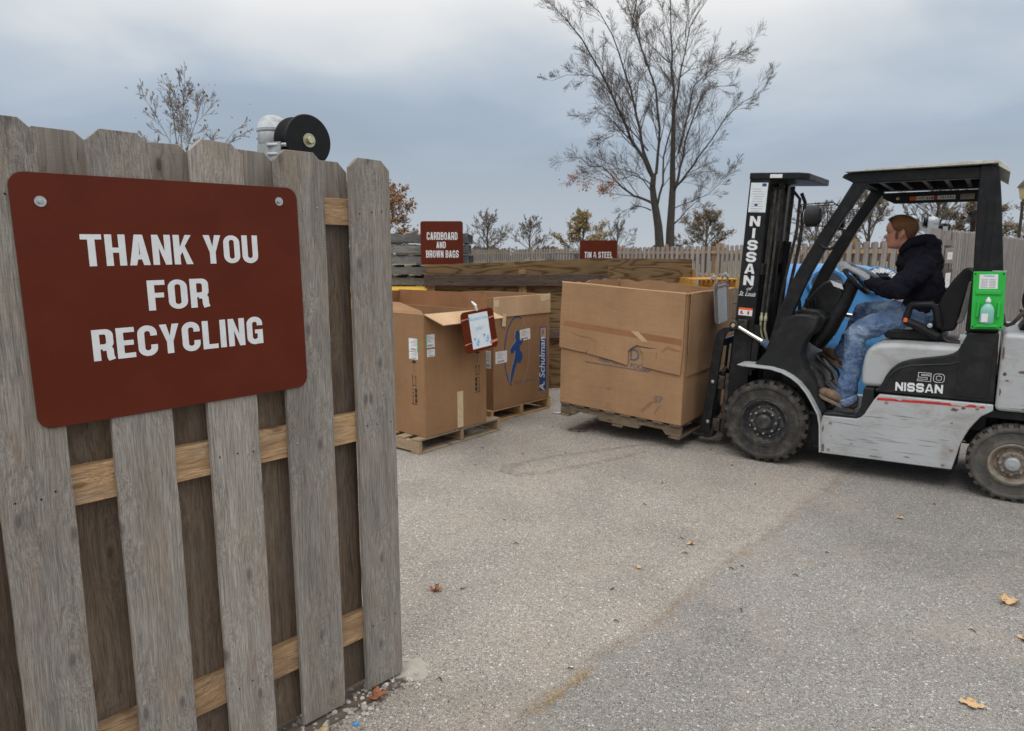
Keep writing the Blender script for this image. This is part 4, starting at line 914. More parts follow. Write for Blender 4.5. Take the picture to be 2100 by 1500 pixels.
def figure(Q, s): # running figure outline
    f = [(.00,.0),(.03,.03),(.085,.16),(.12,.235),(.17,.215),(.215,.27),(.21,.33),(.17,.365),(.165,.40),(.215,.45),(.235,.50),(.175,.468),(.158,.49),(.16,.55),(.13,.60),(.095,.58),(.085,.52),(.105,.475),(.06,.44),(.0,.385),(.015,.34),(.055,.345),(.09,.375),(.085,.30),(.06,.24),(.02,.13)]
    return MB().prism([(a*s, b*s) for a, b in f], -.0016, -.0008, Q)
figure(T((.226,0,.225)), .88).build('printed_figure_shadow', M['greyink'], b2, smooth=0)
figure(T((.238,-.0009,.222)), .88).build('printed_figure', M['blueink'], b2, smooth=0)
figure(T((.733,-.0010,.645)), .13).build('emblem', M['blueink'], b2, smooth=0)
m = MB(); o1 = arc(.345,.52,.185,.355,68,242,22); 
m.prism([(x,z) for x,z in stroke(o1, .013)], -.0012, -.0004); m.build('printed_ring', M['blueink'], b2, smooth=0)
m = MB(); m.prism(stroke(arc(.345,.52,.185,.355,66,-62,22), .006), -.0012, -.0004); m.build('printed_ring', M['greyink'], b2, smooth=0)
small_text('lettering', 'Performance through people', .028, M['greyblue'], b2, T((.47,-.0006,.215)))
for (x,z,w,h,tl) in ((-.002,.99,.07,.06,0),(.11,.80,.05,.12,6),(.70,1.0,.15,.06,-10)): MB().box(0,w,-.0145,-.0125,0,h,T((x,0,z)) @ RY(tl)).build('tape_strip', M['tape'], b2, smooth=0)
sticker('shipping_label', b2, LF, .03, .40, .10, .17)

# ================================================================== STACK OF GREY PALLETS
yb = thing('yellow_crate', 'yellow painted plank crate in front of the tall stack of grey pallets', 'crate', (-2.1,8.0,0))
for k in range(6): MB().box(0,1.10,0,.03,.20*k,.20*k+.197).build('plank', M['yellow'], yb, bevel=.004)
for k in range(6): MB().box(1.072,1.102,.0305,.9,.20*k,.20*k+.197).build('plank', M['yellow'], yb, bevel=.004)
MB().box(0,1.07,.031,.9,1.17,1.20).build('top_board', M['yellow'], yb, bevel=.003)
rg = random.Random(4); ords = ['topmost','second','third','fourth','fifth','sixth','seventh','eighth','ninth','tenth','eleventh','twelfth','thirteenth','fourteenth']
for k in range(14):
    n_ = 13-k
    pallet(ords[n_]+' grey pallet'+(' from the top' if n_ else '')+' in the tall stack behind the cardboard sign', (-.57+rg.uniform(-.035,.03),8.78+rg.uniform(-.03,.03),.1335*k), RAD(90+rg.uniform(-1.5,1.5)), 1.0, 1.22, 'pal_grey', 'pal_grey_y', group='grey pallets in the tall stack', n_top=6, seed=k)
pallet('grey pallet standing on the fence side, seen just left of the tin and steel sign', (.62,11.6,1.50), 0, 1.0, .9, 'pal_grey', 'pal_grey', n_top=5)
MB_ = thing('dark_crate', 'dark crate under the grey pallet behind the long bay', 'crate', (.64,11.62,0))
for k in range(5): MB().box(0,.95,0,.03,.298*k,.298*k+.294).build('plank', M['brownrail'], MB_, bevel=.004)
for k in range(5): MB().box(0,.03,.031,.85,.298*k,.298*k+.294).build('plank', M['brownrail'], MB_, bevel=.004)
oc = thing('orange_crate', 'brown plank crate under the orange pallet behind the lifted box, left of the forklift mast', 'crate', (2.33,8.95,0))
for k in range(6): MB().box(0,.62,0,.03,.195*k,.195*k+.19).build('plank', M['picket_back'], oc, bevel=.004)
for k in range(6): MB().box(.59,.62,.031,.6,.195*k,.195*k+.19).build('plank', M['picket_back'], oc, bevel=.004)
pallet('orange wooden pallet on the orange crate behind the lifted box', (2.32,8.93,1.168), RAD(4), .60, .6, 'pal_orange', 'pal_orange', n_top=4)

# ================================================================== BLUE BIN
bb = thing('blue_recycling_bin', 'large rounded blue recycling bin with oval openings behind the forklift', 'recycling bin', (3.42,7.75,0))
m = MB(); n = 56; prof = [(0,.70),(.06,.735),(.35,.76),(.62,.79),(.64,.83),(.68,.84),(.95,.80),(1.15,.765),(1.27,.74),(1.36,.70),(1.43,.62),(1.475,.50),(1.495,.33),(1.50,.0)]
vs = []; fs = []
for h, r in prof:
    for j in range(n):
        t = 2*pi*j/n; c, s = cos(t), sin(t); k = (abs(c)**3.2+abs(s)**3.2)**(-1/3.2); k2 = 1
        vs.append((r*.92*c*k, r*.62*s*k, h))
for i in range(len(prof)-1):
    for j in range(n): fs.append((i*n+j, i*n+(j+1)%n, (i+1)*n+(j+1)%n, (i+1)*n+j))
fs.append(tuple(range(n-1,-1,-1)))
m.add(vs, fs); m.build('bin_body', M['blue'], bb, smooth=50)
for (x, z) in ((-.13,1.30),(.42,1.33)):
    Q = T((x,-.478,z)) @ RX(90-12)
    op = MB().lathe([(.145,-.012),(.175,.012),(.20,.016),(.21,-.012)], 32, Q @ Matrix.Diagonal((1,.72,1,1))).build('opening_rim', M['blue'], bb, smooth=60)
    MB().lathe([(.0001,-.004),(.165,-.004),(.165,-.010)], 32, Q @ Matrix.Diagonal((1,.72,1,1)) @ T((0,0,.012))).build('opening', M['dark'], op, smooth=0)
Q = T((.42,-.478,1.33)) @ RX(90-12) @ Matrix.Diagonal((1,.72,1,1)); m = MB()
rg = random.Random(9)
for k in range(90): m.box(.10+rg.uniform(0,.03),.175+rg.uniform(-.01,.01),-.005,.005,.010+rg.uniform(0,.01),.024+rg.uniform(0,.012),Q @ RZ(k*4+rg.uniform(-2,2)))
m.build('brush_ring', M['white'], bb, smooth=0)
m = MB()
for k in range(3):   # three chasing arrows
    m.prism([(-.03,.13),(.075,.13),(.075,.10),(.135,.165),(.075,.23),(.075,.20),(-.06,.20)], -.004, 0, T((-.20,-.525,.92)) @ RY(120*k))
m.build('recycling_symbol', M['white'], bb, smooth=0)

# ================================================================== FORKLIFT  (local x = rearwards, y = away from the camera)
FO = (1.997, 5.163, 0); FA = atan2(-.569, .822)
fk = thing('forklift', 'grey and black forklift truck lifting a large cardboard box', 'forklift', FO, FA)
def mir(y0, y1, c=.53): return 2*c-y1, 2*c-y0
# --- wheels
def wheel(parent_name, cx, cz, R, w, y0, rim, rubber, rr, steer=0, far=False, hub=None):
    wp = None
    Q = T((cx, y0, cz)) @ RX(90)             # local z -> -y : out toward the camera
    if far: Q = T((cx, y0+w, cz)) @ RX(-90)
    # tyre: z from -w (inner) to 0 (outer)
    t = MB(); z = 0
    t.lathe([(rr,-w*.9),(rr,-.012),(rr+.006,-.004),(rr+.014,-.010),(rr+.030,-.016),(R*.80,-.010),(R*.83,-.001),(R*.885,-.001),(R*.91,-.012),(R*.935,-.018),(R*.935,-w+.018),(R*.87,-w),(rr+.01,-w),(rr,-w*.9)], 72, Q)
    n = 26
    for k in range(n):
        for sgn in (0, 1):
            a = 360*(k+.5*sgn)/n
            z0, z1 = (-w*.56, .002) if sgn == 0 else (-w-.002, -w*.44)
            r0 = R*.84
            B_ = Q @ RZ(a)
            # lug: wedge from the shoulder over the tread
            a2 = pi*R/n*.60; zo = z1 if sgn == 0 else z0; zi = z0 if sgn == 0 else z1; k_ = 1 if sgn == 0 else -1
            pts = [(r0, zo-.004*k_), (R*.93, zo-.010*k_), (R, zo-.026*k_), (R, zi), (R*.92, zi)]
            vs = [(p[0], -a2*(p[0]/R)*.8, p[1]) for p in pts]+[(p[0], a2*(p[0]/R)*.8, p[1]) for p in pts]; m_ = len(pts)
            t.add(vs, [tuple(range(m_)), tuple(range(2*m_-1, m_-1, -1))]+[(i, i+m_, (i+1)%m_+m_, (i+1)%m_) for i in range(m_)], B_)
    wp = t.build('wheel', rubber, fk, bevel=.003, smooth=30, seg=1)
    r = MB(); s = rr
    r.lathe([(s+.001,-w*.9),(s+.001,-.010),(s-.004,-.006),(s-.012,-.007),(s-.020,-.022),(s-.034,-.040),(s*.74,-.052),(s*.62,-.048),(s*.56,-.030),(s*.52,-.026),(s*.46,-.026),(s*.40,-.030),(.0001,-.030)], 48, Q)
    r.build('rim', rim, wp, smooth=40)
    r = MB(); r.lathe([(s*.34,-.030),(s*.33,.000),(s*.27,.012),(s*.10,.016),(.0001,.016)], 28, Q); r.build('hub', hub or rim, wp, bevel=.002)
    r = MB()
    for k in range(8):
        for (q, rad) in ((s*.50, .0105), (s*.66, .0075)):
            a = RAD(45*k+(0 if q < s*.6 else 22)); b0 = -.026 if q < s*.6 else -.050
            r.lathe([(rad,b0),(rad,b0+.016),(rad*.6,b0+.022),(.0001,b0+.022)], 6 if q < s*.6 else 10, Q @ T((q*cos(a), q*sin(a), 0)))
    r.build('wheel_nuts', M['zinc'] if rim is M['rim_dark'] else rim, wp, smooth=30)
    return wp
wheel('', -.07, .32, .32, .20, 0.0, M['rim_dark'], M['rubber'], .178)
wheel('', 1.50, .255, .257, .165, 0.015, M['rim_tan'], M['rubber2'], .135, hub=M['gal'])
wheel('', -.07, .32, .32, .20, .86, M['rim_dark'], M['rubber'], .178, far=True)
wheel('', 1.50, .255, .257, .165, .88, M['rim_tan'], M['rubber2'], .135, far=True)
MB().lathe([(.055,-.3),(.07,-.28),(.07,.28),(.055,.3)], 20, T((1.5,.53,.255)) @ RX(90)).build('rear_axle', M['grease'], fk)
MB().lathe([(.10,-.33),(.13,-.25),(.13,.25),(.10,.33)], 20, T((-.07,.53,.32)) @ RX(90)).build('front_axle', M['grease'], fk)
# --- chassis
MB().box(.10,1.20,.12,.94,.17,.42).build('chassis', M['black'], fk, bevel=.01)
MB().box(1.20,1.40,.25,.81,.30,.80).build('chassis_rear', M['black'], fk, bevel=.01)
MB().box(.62,1.34,.14,.92,.42,.66).build('engine_bay', M['black'], fk, bevel=.01)
skirt = [(.352,.142),(1.172,.160),(1.188,.24),(1.206,.335),(1.226,.40),(1.250,.458),(1.278,.505),(1.306,.547),(1.366,.592),(1.364,.632),(.700,.626),(.672,.585),(.640,.520),(.618,.472),(.596,.446),(.570,.432),(.345,.427),(.330,.355)]
for y in ((.02,.10), mir(.02,.10)):
    MB().prism(skirt, *y).build('side_skirt', M['grey'], fk, bevel=.008)
rg = random.Random(2); x = .69
up_, lo_ = [], []
while x < 1.34:
    l = rg.uniform(.012,.035); zz = .585+(x-.69)*.03; worn = rg.random() < .22; hgt = .018 if not worn else rg.uniform(.006,.010)
    if 1.13 < x < 1.22: hgt = .004
    up_.append((x, zz+hgt+rg.uniform(-.002,.002))); lo_.append((x, zz+rg.uniform(0,.0015))); x += l
MB().prism(lo_+up_[::-1], .0185, .0196).build('red_stripe', M['red'], fk, smooth=0)
for (x, z) in ((.40,.18),(.40,.38),(1.12,.19),(1.16,.30),(.75,.575),(1.28,.60)): MB().lathe([(.011,0),(.011,.004),(.006,.007),(.0001,.007)], 6, T((x,.0195,z)) @ RX(90)).build('bolt', M['rim_tan'], fk)
rg = random.Random(31)
def patch(name, x, z, w, h, mat, y0, n=14, slope=0):
    pts = []
    for k in range(n):
        a = 2*pi*k/n; r_ = rg.uniform(.55,1.1); px_ = w*cos(a)*r_; pts.append((x+px_, z+h*sin(a)*r_+px_*slope))
    return MB().prism(pts, y0-.0008, y0).build(name, mat, fk, smooth=0)
for (x,z,w,h) in ((.905,.205,.022,.004),(.55,.245,.006,.006),(1.155,.575,.022,.012),(1.205,.592,.014,.010),(.362,.19,.010,.035),(.352,.33,.006,.03),(1.225,.37,.012,.005),(.70,.175,.05,.004)): patch('rust_patch', x, z, w, h, M['rust'], .0193)
for (x,z,w,h) in ((1.50,.86,.030,.010),(1.62,.86,.03,.018),(1.405,.84,.012,.014),(1.42,.80,.010,.006),(1.385,.98,.008,.05),(1.55,.625,.05,.010),(1.50,1.02,.016,.004),(1.39,.72,.006,.03)): patch('rust_patch', x, z, w, h, M['rust'], .0193)
for k in range(15):
    x = rg.uniform(.42,1.08); z = rg.uniform(.20,.52); l = rg.uniform(.02,.12); t_ = rg.uniform(.0008,.0022); sl = rg.uniform(-.06,.05)
    MB().prism([(x-l,z-sl*l),(x,z+t_),(x+l,z+sl*l),(x,z-t_)], .0185, .0193).build('scratch', M['scrape'], fk, smooth=0)
# step well
MB().box(-.02,.60,.11,.95,.405,.425).build('floor_plate', M['rim_dark'], fk, bevel=.004)
MB().prism([(.345,.4275),(.570,.433),(.597,.447),(.619,.473),(.641,.521),(.668,.575),(.665,.66),(.600,.66),(.590,.52),(.56,.455),(.35,.447)], .025, .125).build('step', M['blackplas2'], fk, bevel=.006)
MB().box(.60,.66,.126,.93,.42,.66).build('step_riser', M['black'], fk, bevel=.01)
# --- hood
hood = [(.578,.661),(.570,.70),(.572,.80),(.580,.88),(.595,.925),(.622,.955),(.672,.978),(.76,.988),(1.10,.992),(1.36,.992),(1.36,.66)]
MB().prism(hood, .075, .985).build('engine_hood', M['grey'], fk, bevel=.045, seg=4)
panel = [(.672,.637),(.694,.640),(1.365,.6415),(1.353,1.098),(1.190,1.093),(1.178,1.072),(1.163,1.030),(1.150,.992),(1.137,.968),(1.115,.948),(1.085,.934),(1.02,.918),(.94,.903),(.871,.886),(.825,.868),(.790,.845),(.757,.808),(.733,.766),(.714,.715),(.700,.685),(.690,.665),(.668,.660)]
for y in ((.035,.10), mir(.035,.10)):
    MB().prism(panel, *y).build('side_panel', M['blackplas2'], fk, bevel=.010, seg=3)
# raised bead and recessed cover on the near panel
MB().tube([(.735,.028+.008,.70),(.75,.036,.755),(.78,.036,.795),(.82,.036,.825),(.88,.036,.845),(.98,.036,.86),(1.10,.036,.875),(1.16,.036,.895),(1.19,.036,.93)], .007, 6).build('panel_bead', M['blackplas2'], fk)
MB().prism(rrect(1.15,.665,1.33,1.03,.03), .031, .0345).build('panel_cover', M['blackplas2'], fk, bevel=.003)
text_mesh('lettering', [('NISSAN', 0, 0, .060, .282)], M['white'], fk, T((.937,.034,.668)) @ RY(-1.8), w=1.06, t=.26, gap=.14)
ol = MB()
def outline(pts, t): return ol.prism(stroke(pts, t), .0325, .0338, T((.022,0,.002)))
for ps in ([(1.000,.802),(.925,.802),(.925,.770),(.978,.770),(.978,.757),(.921,.757),(.921,.745),(1.000,.745),(1.000,.783),(.945,.783),(.945,.790),(1.000,.790),(1.000,.803)],):
    outline([(a-.02, b) for a, b in ps], .0028)
for rr_ in ((1.000,.745,1.062,.802,.018),(1.016,.759,1.046,.788,.010)):
    q = rrect(*rr_); outline([(a-.005, b) for a, b in q+[q[0], q[1]]], .0028)
ol.build('lettering', M['white'], fk, smooth=0)
# --- counterweight
cw = [(1.372,.594),(1.90,.600),(2.05,.55),(2.10,.42),(2.16,.40),(2.22,.50),(2.24,.90),(2.20,1.06),(2.12,1.095),(1.372,1.10)]
MB().prism(cw, .02, 1.04).build('counterweight', M['grey'], fk, bevel=.03, seg=4)
MB().prism([(1.75,.20),(2.10,.22),(2.18,.30),(2.16,.42),(2.0,.60),(1.82,.60)], .12, .94).build('counterweight_foot', M['grey'], fk, bevel=.02)
MB().box(1.31,2.02,.06,1.0,.540,.592).build('wheel_arch', M['black'], fk, bevel=.004)
MB().prism(arc(1.5,.255,.335,.335,200,95,10)+arc(1.5,.255,.36,.36,95,200,10), .10, .30).build('wheel_arch_liner', M['black'], fk, smooth=40)
# --- propane tank
tk = MB().lathe([(.0001,-.36),(.08,-.345),(.13,-.30),(.152,-.24),(.152,.24),(.13,.30),(.08,.345),(.0001,.36)], 36, T((1.63,.55,1.29)) @ RX(90)).build('gas_tank', M['rim_tan'], fk)
MB().lathe([(.112,.255),(.128,.255),(.128,.41),(.120,.418),(.112,.41),(.112,.255)], 36, T((1.63,.55,1.29)) @ RX(90)).build('collar', M['gal'], tk)
MB().lathe([(.0001,.33),(.03,.33),(.03,.38),(.0001,.38)], 16, T((1.63,.55,1.29)) @ RX(90)).build('valve', M['brass'], tk)
for y in (.35,.72): MB().lathe([(.1535,-.015),(.162,-.015),(.162,.015),(.1535,.015)], 36, T((1.63,y,1.29)) @ RX(90)).build('strap', M['black'], tk)
MB().prism([(1.46,1.101),(1.80,1.101),(1.76,1.17),(1.50,1.17)], .34, .76).build('tank_cradle', M['black'], fk, bevel=.008)
MB().tube([(1.52,.16,1.30),(1.46,.13,1.22),(1.42,.12,1.16),(1.39,.13,1.145),(1.37,.16,1.16),(1.36,.2,1.21)], .013, 8).build('gas_hose', M['rubber'], fk)
MB().tube([(1.56,.2,1.18),(1.50,.15,1.165),(1.45,.14,1.25)], .009, 8).build('gas_hose', M['rubber'], fk)
# --- overhead guard
fp = [(.419,2.100),(.315,1.905),(.213,1.729),(.078,1.464),(-.043,1.139),(-.080,.960),(-.110,.850),(-.190,.748),(-.015,.742),(.035,.95),(.078,1.170),(.140,1.351),(.196,1.484),(.347,1.800),(.513,2.075),(.520,2.165),(.461,2.160)]
for y in ((.08,.15), mir(.08,.15)): MB().prism(fp, *y).build('front_pillar', M['black'], fk, bevel=.012, seg=3)
bm_ = [(.345,2.135),(.362,2.158),(.50,2.164),(1.165,2.156),(1.165,2.083),(.50,2.090),(.425,2.092)]
for y in ((.076,.155), mir(.076,.155)): MB().prism(bm_, *y).build('roof_beam', M['black'], fk, bevel=.008)
rp = [(1.166,1.118),(1.176,1.50),(1.160,1.95),(1.158,2.150),(1.172,2.163),(1.225,2.160),(1.250,2.140),(1.272,2.06),(1.290,1.93),(1.338,1.50),(1.350,1.10),(1.17,1.095)]
for y in ((.06,.15), mir(.06,.15)): MB().prism(rp, *y).build('rear_pillar', M['black'], fk, bevel=.014, seg=3)
for x in (1.215,1.255): MB().box(x-.002+.0,x+.002,.056,.0605,1.52,1.93,T((0,0,0))).build('pillar_groove', M['black'], fk, bevel=.001)
for x, w_ in ((.42,.06),(1.18,.07),(.56,.03),(.69,.03),(.82,.03),(.95,.03),(1.07,.03)):
    MB().box(x,x+w_,.156,.904,2.095,2.145).build('cross_bar', M['black'], fk, bevel=.006)
MB().prism([(.50,2.075),(1.16,2.075),(1.16,1.985),(.60,1.990),(.52,2.03)], .885, .899).build('far_rail_plate', M['black'], fk, bevel=.004)
m = MB().box(.70,1.0,.880,.884,2.010,2.040).build('warning_label', M['white'], fk, smooth=0)
MB().box(.70,.745,.8785,.8795,2.010,2.040).build('orange_patch', M['orange'], m, smooth=0); MB().box(.86,.885,.8785,.8795,2.010,2.040).build('red_patch', M['red'], m, smooth=0)
mm = MB(); rg = random.Random(1)
for k in range(16):
    x = .752+.0153*k
    if not .855 < x < .89: mm.box(x,x+rg.uniform(.004,.010),.8785,.8795,2.016+rg.uniform(0,.008),2.034-rg.uniform(0,.008))
mm.build('print', M['blackink'], m, smooth=0)
MB().box(1.03,1.12,.880,.884,2.005,2.045).build('data_plate', M['rim_tan'], fk, smooth=0)
for (x, z) in ((.62,2.03),(.55,1.985)): MB().lathe([(.014,0),(.014,.008),(.0001,.012)], 6, T((x,.884,z)) @ RX(90)).build('bolt', M['brass'], fk)
MB().box(.40,1.24,.157,.903,2.147,2.163).build('roof_underside', M['black'], fk)
cv = MB(); cv.prism([(.372,2.166),(.50,2.168),(.505,2.178),(1.10,2.186),(1.25,2.186),(1.25,2.166)], .02, 1.04); cv.build('roof_cover', M['cream'], fk, bevel=.004)
MB().prism([(1.252,2.185),(1.262,2.183),(1.318,2.130),(1.318,2.105),(1.252,2.150)], .05, 1.02).build('roof_visor', M['cream'], fk, bevel=.003)
# --- cowl, fender, dash
cowl = [(-.172,.756),(-.10,.86),(-.03,1.02),(.03,1.120),(.075,1.150),(.17,1.150),(.245,1.138),(.253,1.118),(.235,1.05),(.190,.985),(.160,.92),(.152,.862),(.168,.775),(.209,.700),(.262,.590),(.308,.500),(.336,.452),(.340,.432),(.325,.430),(.270,.520),(.225,.590),(.170,.650),(.110,.695),(.04,.728),(-.045,.750)]
for y in ((.075,.27), mir(.075,.27)): MB().prism(cowl, *y).build('cowl', M['blackplas2'], fk, bevel=.016, seg=3)
MB().prism([(-.17,.60),(-.17,.76),(-.02,1.05),(.02,1.08),(.06,1.04),(-.02,.75),(-.02,.60)], .272, .79).build('firewall', M['black'], fk, bevel=.008)
fo = [(-.298,.752),(-.255,.757),(-.042,.750),(.045,.730),(.115,.697),(.175,.652),(.230,.590),(.275,.518),(.320,.436),(.338,.35),(.352,.15),(.340,.15),(.326,.35),(.308,.432),(.263,.512),(.219,.582),(.165,.642),(.108,.684),(.04,.716),(-.045,.736),(-.255,.742)]
for y in ((-.005,.26), mir(-.005,.26)): MB().prism(fo, *y).build('fender', M['grey'], fk, bevel=.003)
MB().prism([(-.02,.70),(.09,.66),(.20,.57),(.27,.46),(.31,.30),(.33,.15),(.12,.15),(-.02,.40)], .265, .30).build('wheel_well', M['rim_dark'], fk)
dash = [(.06,1.14),(.09,1.23),(.140,1.300),(.175,1.345),(.225,1.395),(.29,1.402),(.335,1.385),(.36,1.30),(.30,1.14)]
MB().prism([(-.02,1.05),(.02,1.15),(.09,1.19),(.22,1.18),(.28,1.12),(.22,1.0),(.10,.95),(.0,.95)], .272, .79).build('dash_shelf', M['blackplas2'], fk, bevel=.02, seg=3)
MB().prism(dash, .40, .58).build('instrument_pod', M['black'], fk, bevel=.02, seg=3)
MB().prism([(.262,1.405),(.345,1.378),(.36,1.335),(.29,1.36)], .392, .399).build('dash_label', M['white'], fk, smooth=0)
col = MB(); col.tube([(.17,.47,.90),(.25,.47,1.02),(.33,.47,1.20),(.41,.47,1.385)], [(.085,.075),(.09,.075),(.07,.07),(.05,.055)], 12); col.build('steering_column', M['black'], fk, smooth=50)
WC = Vector((.412,.50,1.420)); WN = Vector((.735,0,.68)).normalized(); WU = Vector((-.68,0,.735)).normalized(); WY = Vector((0,1,0)); WR = .150
rimp = [WC+(WU*cos(a)+WY*sin(a))*WR for a in [2*pi*k/40 for k in range(40)]]
sw = MB().tube(rimp, .0145, 10, closed=True).build('steering_wheel', M['black'], fk)
m = MB()
for a in (90, 210, 330): m.tube([WC-WN*.02, WC-WN*.015+(WU*cos(RAD(a))+WY*sin(RAD(a)))*.07, WC+(WU*cos(RAD(a))+WY*sin(RAD(a)))*WR], .009, 6)
m.lathe([(.0001,-.05),(.03,-.05),(.04,-.02),(.035,.0),(.0001,.004)], 20, axisM(WC, WN)); m.build('wheel_spokes', M['black'], sw)
m = MB(); m.tube([WC+(WU*cos(RAD(a))+WY*sin(RAD(a)))*(WR+.004)+WN*.006 for a in range(-30,25,8)], .010, 8); m.build('chrome_strip', M['chrome'], sw)
for k in range(3): MB().tube([(.08+.05*k,.30+.04*k,1.12),(.075+.05*k,.29+.04*k,1.22),(.07+.05*k,.285+.04*k,1.245),(.065+.05*k,.285+.04*k,1.262)], [.02-.003*k,.012,.014,.012], 10).build('control_lever', M['black'], fk)
MB().prism([(.05,.96),(.085,.96),(.365,.445),(.335,.427)], .2705, .7895).build('toe_board', M['rim_dark'], fk, bevel=.004)
for (x, y) in ((.30,.50),(.33,.60),(.26,.40)):
    p_ = MB(); p_.tube([(x-.12,y,.80),(x,y,.68),(x+.02,y,.62)], .012, 6); p_.box(-.035,.035,-.035,.035,-.006,.006,T((x+.03,y,.60)) @ RY(40)); p_.build('pedal', M['grease'], fk, bevel=.003)
MB().tube([(.40,.90,1.09),(.32,.90,1.10),(.24,.88,1.12)], [.022,.022,.018], 10).build('parking_brake_lever', M['chrome'], fk)
MB().tube([(.362,.085,1.785),(.385,.082,1.765),(.382,.082,1.74),(.330,.082,1.655),(.305,.082,1.637),(.255,.082,1.648),(.235,.085,1.67)], .011, 8).build('grab_handle', M['black'], fk)
# headlamps with their brackets
for k, (y, sg_) in enumerate(((-.03,1),(.93,1))):
    h = MB(); h.lathe([(.0001,-.055),(.05,-.052),(.07,-.02),(.073,.03),(.066,.05),(.0001,.052)], 24, T((.185,y+.05,1.872)) @ RY(-90) @ Matrix.Diagonal((1.06,.95,1,1)))
    h = h.build('headlamp', M['blackplas2'], fk, bevel=.01)
    MB().lathe([(.0001,.0525),(.055,.0525),(.05,.058),(.0001,.06)], 24, T((.185,y+.05,1.872)) @ RY(-90)).build('lens', M['gal'], h)
    b_ = MB(); yy = y+.05
    b_.tube([(.10,yy,1.955),(.31,yy,1.962),(.335,.1 if k == 0 else .93,1.94)], .0045, 6); b_.tube([(.10,yy,1.94),(.325,yy,1.945)], .004, 6)
    b_.tube([(.10,yy,1.955),(.105,yy,1.80),(.24,yy,1.80),(.26,.1 if k == 0 else .93,1.80)], .0045, 6); b_.tube([(.19,yy,1.80),(.19,yy,1.83)], .010, 6)
    b_.build('lamp_bracket', M['black'], h)
# --- seat
st = MB(); st.prism([(.68,.995),(.665,1.02),(.70,1.06),(.85,1.068),(1.02,1.05),(1.06,.995)], .30, .78); st.build('seat_cushion', M['seat'], fk, bevel=.02, seg=4)
MB().prism([(.70,.993),(1.12,.993),(1.12,1.012),(.70,1.012)], .32, .76).build('seat_base', M['grease'], fk, bevel=.004)
MB().prism([(.962,1.10),(.975,1.20),(1.00,1.31),(1.065,1.43),(1.115,1.50),(1.145,1.515),(1.172,1.49),(1.165,1.40),(1.140,1.28),(1.120,1.16),(1.10,1.075),(1.02,1.06)], .31, .77).build('seat_back', M['seat'], fk, bevel=.03, seg=4)
MB().prism([(1.155,1.42),(1.178,1.41),(1.165,1.25),(1.14,1.13),(1.105,1.125),(1.12,1.18),(1.135,1.28)], .301, .780).build('seat_back_shell', M['seatgrey'], fk, bevel=.01, seg=2)
ar = MB(); ar.tube([(.80,.27,1.13),(.82,.27,1.235),(.84,.27,1.25),(.95,.27,1.255),(.975,.27,1.235),(1.01,.27,1.10)], [(.024,.024)]*6, 8); ar.build('hip_restraint', M['seat'], fk, smooth=50)
MB().tube([(.80,.265,1.135),(.90,.262,1.09),(1.01,.265,1.03)], [.028,.032,.026], 10).build('belt_housing', M['seat'], fk)
MB().box(.79,.815,.232,.242,1.125,1.155,T((0,0,0))).build('belt_buckle', M['orange'], fk, bevel=.003)
MB().lathe([(.016,0),(.016,.012),(.0001,.016)], 14, T((.955,.235,1.11)) @ RX(90)).build('bolt', M['zinc'], fk)
MB().tube([(1.03,.30,1.03),(1.08,.27,1.0),(1.14,.26,1.0)], .016, 8).build('seat_slide', M['grease'], fk)
# --- mast
MT = T((-.440,0,.10)) @ RY(3.1)
for k, (y0, y1) in enumerate(((.20,.285),(.775,.86))):
    o = MB(); yi, yo = (y0, y1)
    web = (y0, y0+.014) if k == 0 else (y1-.014, y1)
    o.box(.0,.150,web[0],web[1],0,2.12,MT); o.box(.0,.016,y0+.0142,y1-.0142+0.0,0,2.12,MT) if k == 0 else o.box(.0,.016,y0,y1-.0142,0,2.12,MT)
    (o.box(.134,.150,y0+.0142,y1,0,2.12,MT) if k == 0 else o.box(.134,.150,y0,y1-.0142,0,2.12,MT))
    o.build('outer_mast_rail', M['black'], fk, bevel=.003)
    o = MB(); yc = y0+.055 if k == 0 else y1-.055; w2 = .05 if k == 0 else -.05
    a, b = sorted((yc, yc+w2)); o.box(.03,.125,a,a+.014,.03,2.06,MT); o.box(.03,.046,a+.0142,b,.03,2.06,MT); o.box(.109,.125,a+.0142,b,.03,2.06,MT)
    o.build('inner_mast_rail', M['grease'], fk, bevel=.002)
pl = [(0-.004,.190),(.36,.195),(.42,.26),(.445,.86),(.0-.004,.87)]
MB().prismz(pl, 2.075, 2.125, MT).build('mast_top_plate', M['black'], fk, bevel=.008)
for z in (.55, 1.35): MB().box(.152,.175,.20,.86,z,z+.09,MT).build('mast_crossmember', M['black'], fk, bevel=.004)
for y in (.36,.70):
    c = MB(); c.lathe([(.036,.05),(.036,1.55),(.040,1.56),(.040,1.62),(.0,1.62)], 18, MT @ T((.205,y,0))); c = c.build('lift_cylinder', M['black'], fk)
    MB().lathe([(.019,1.6),(.019,2.06)], 14, MT @ T((.205,y,0))).build('rod', M['grease'], c)
    MB().lathe([(.05,-.014),(.055,-.012),(.046,-.006),(.046,.006),(.055,.012),(.05,.014)], 24, MT @ T((.10,y+.01,1.93)) @ RX(90)).build('chain_wheel', M['grease'], c)
for y in (.43,.63):
    c = MB(); 
    for j in range(62): c.box(-.006 if j%2 else -.009, .006 if j%2 else .009, y-.014,y+.014,.70+.02*j,.717+.02*j,MT @ T((.16,0,0)))
    c.build('lift_chain', M['grease'], fk, smooth=0)
MB().lathe([(.028,.30),(.028,1.3),(.032,1.31),(.032,1.36),(.0,1.36)], 16, MT @ T((.10,.53,0))).build('lift_cylinder', M['black'], fk)
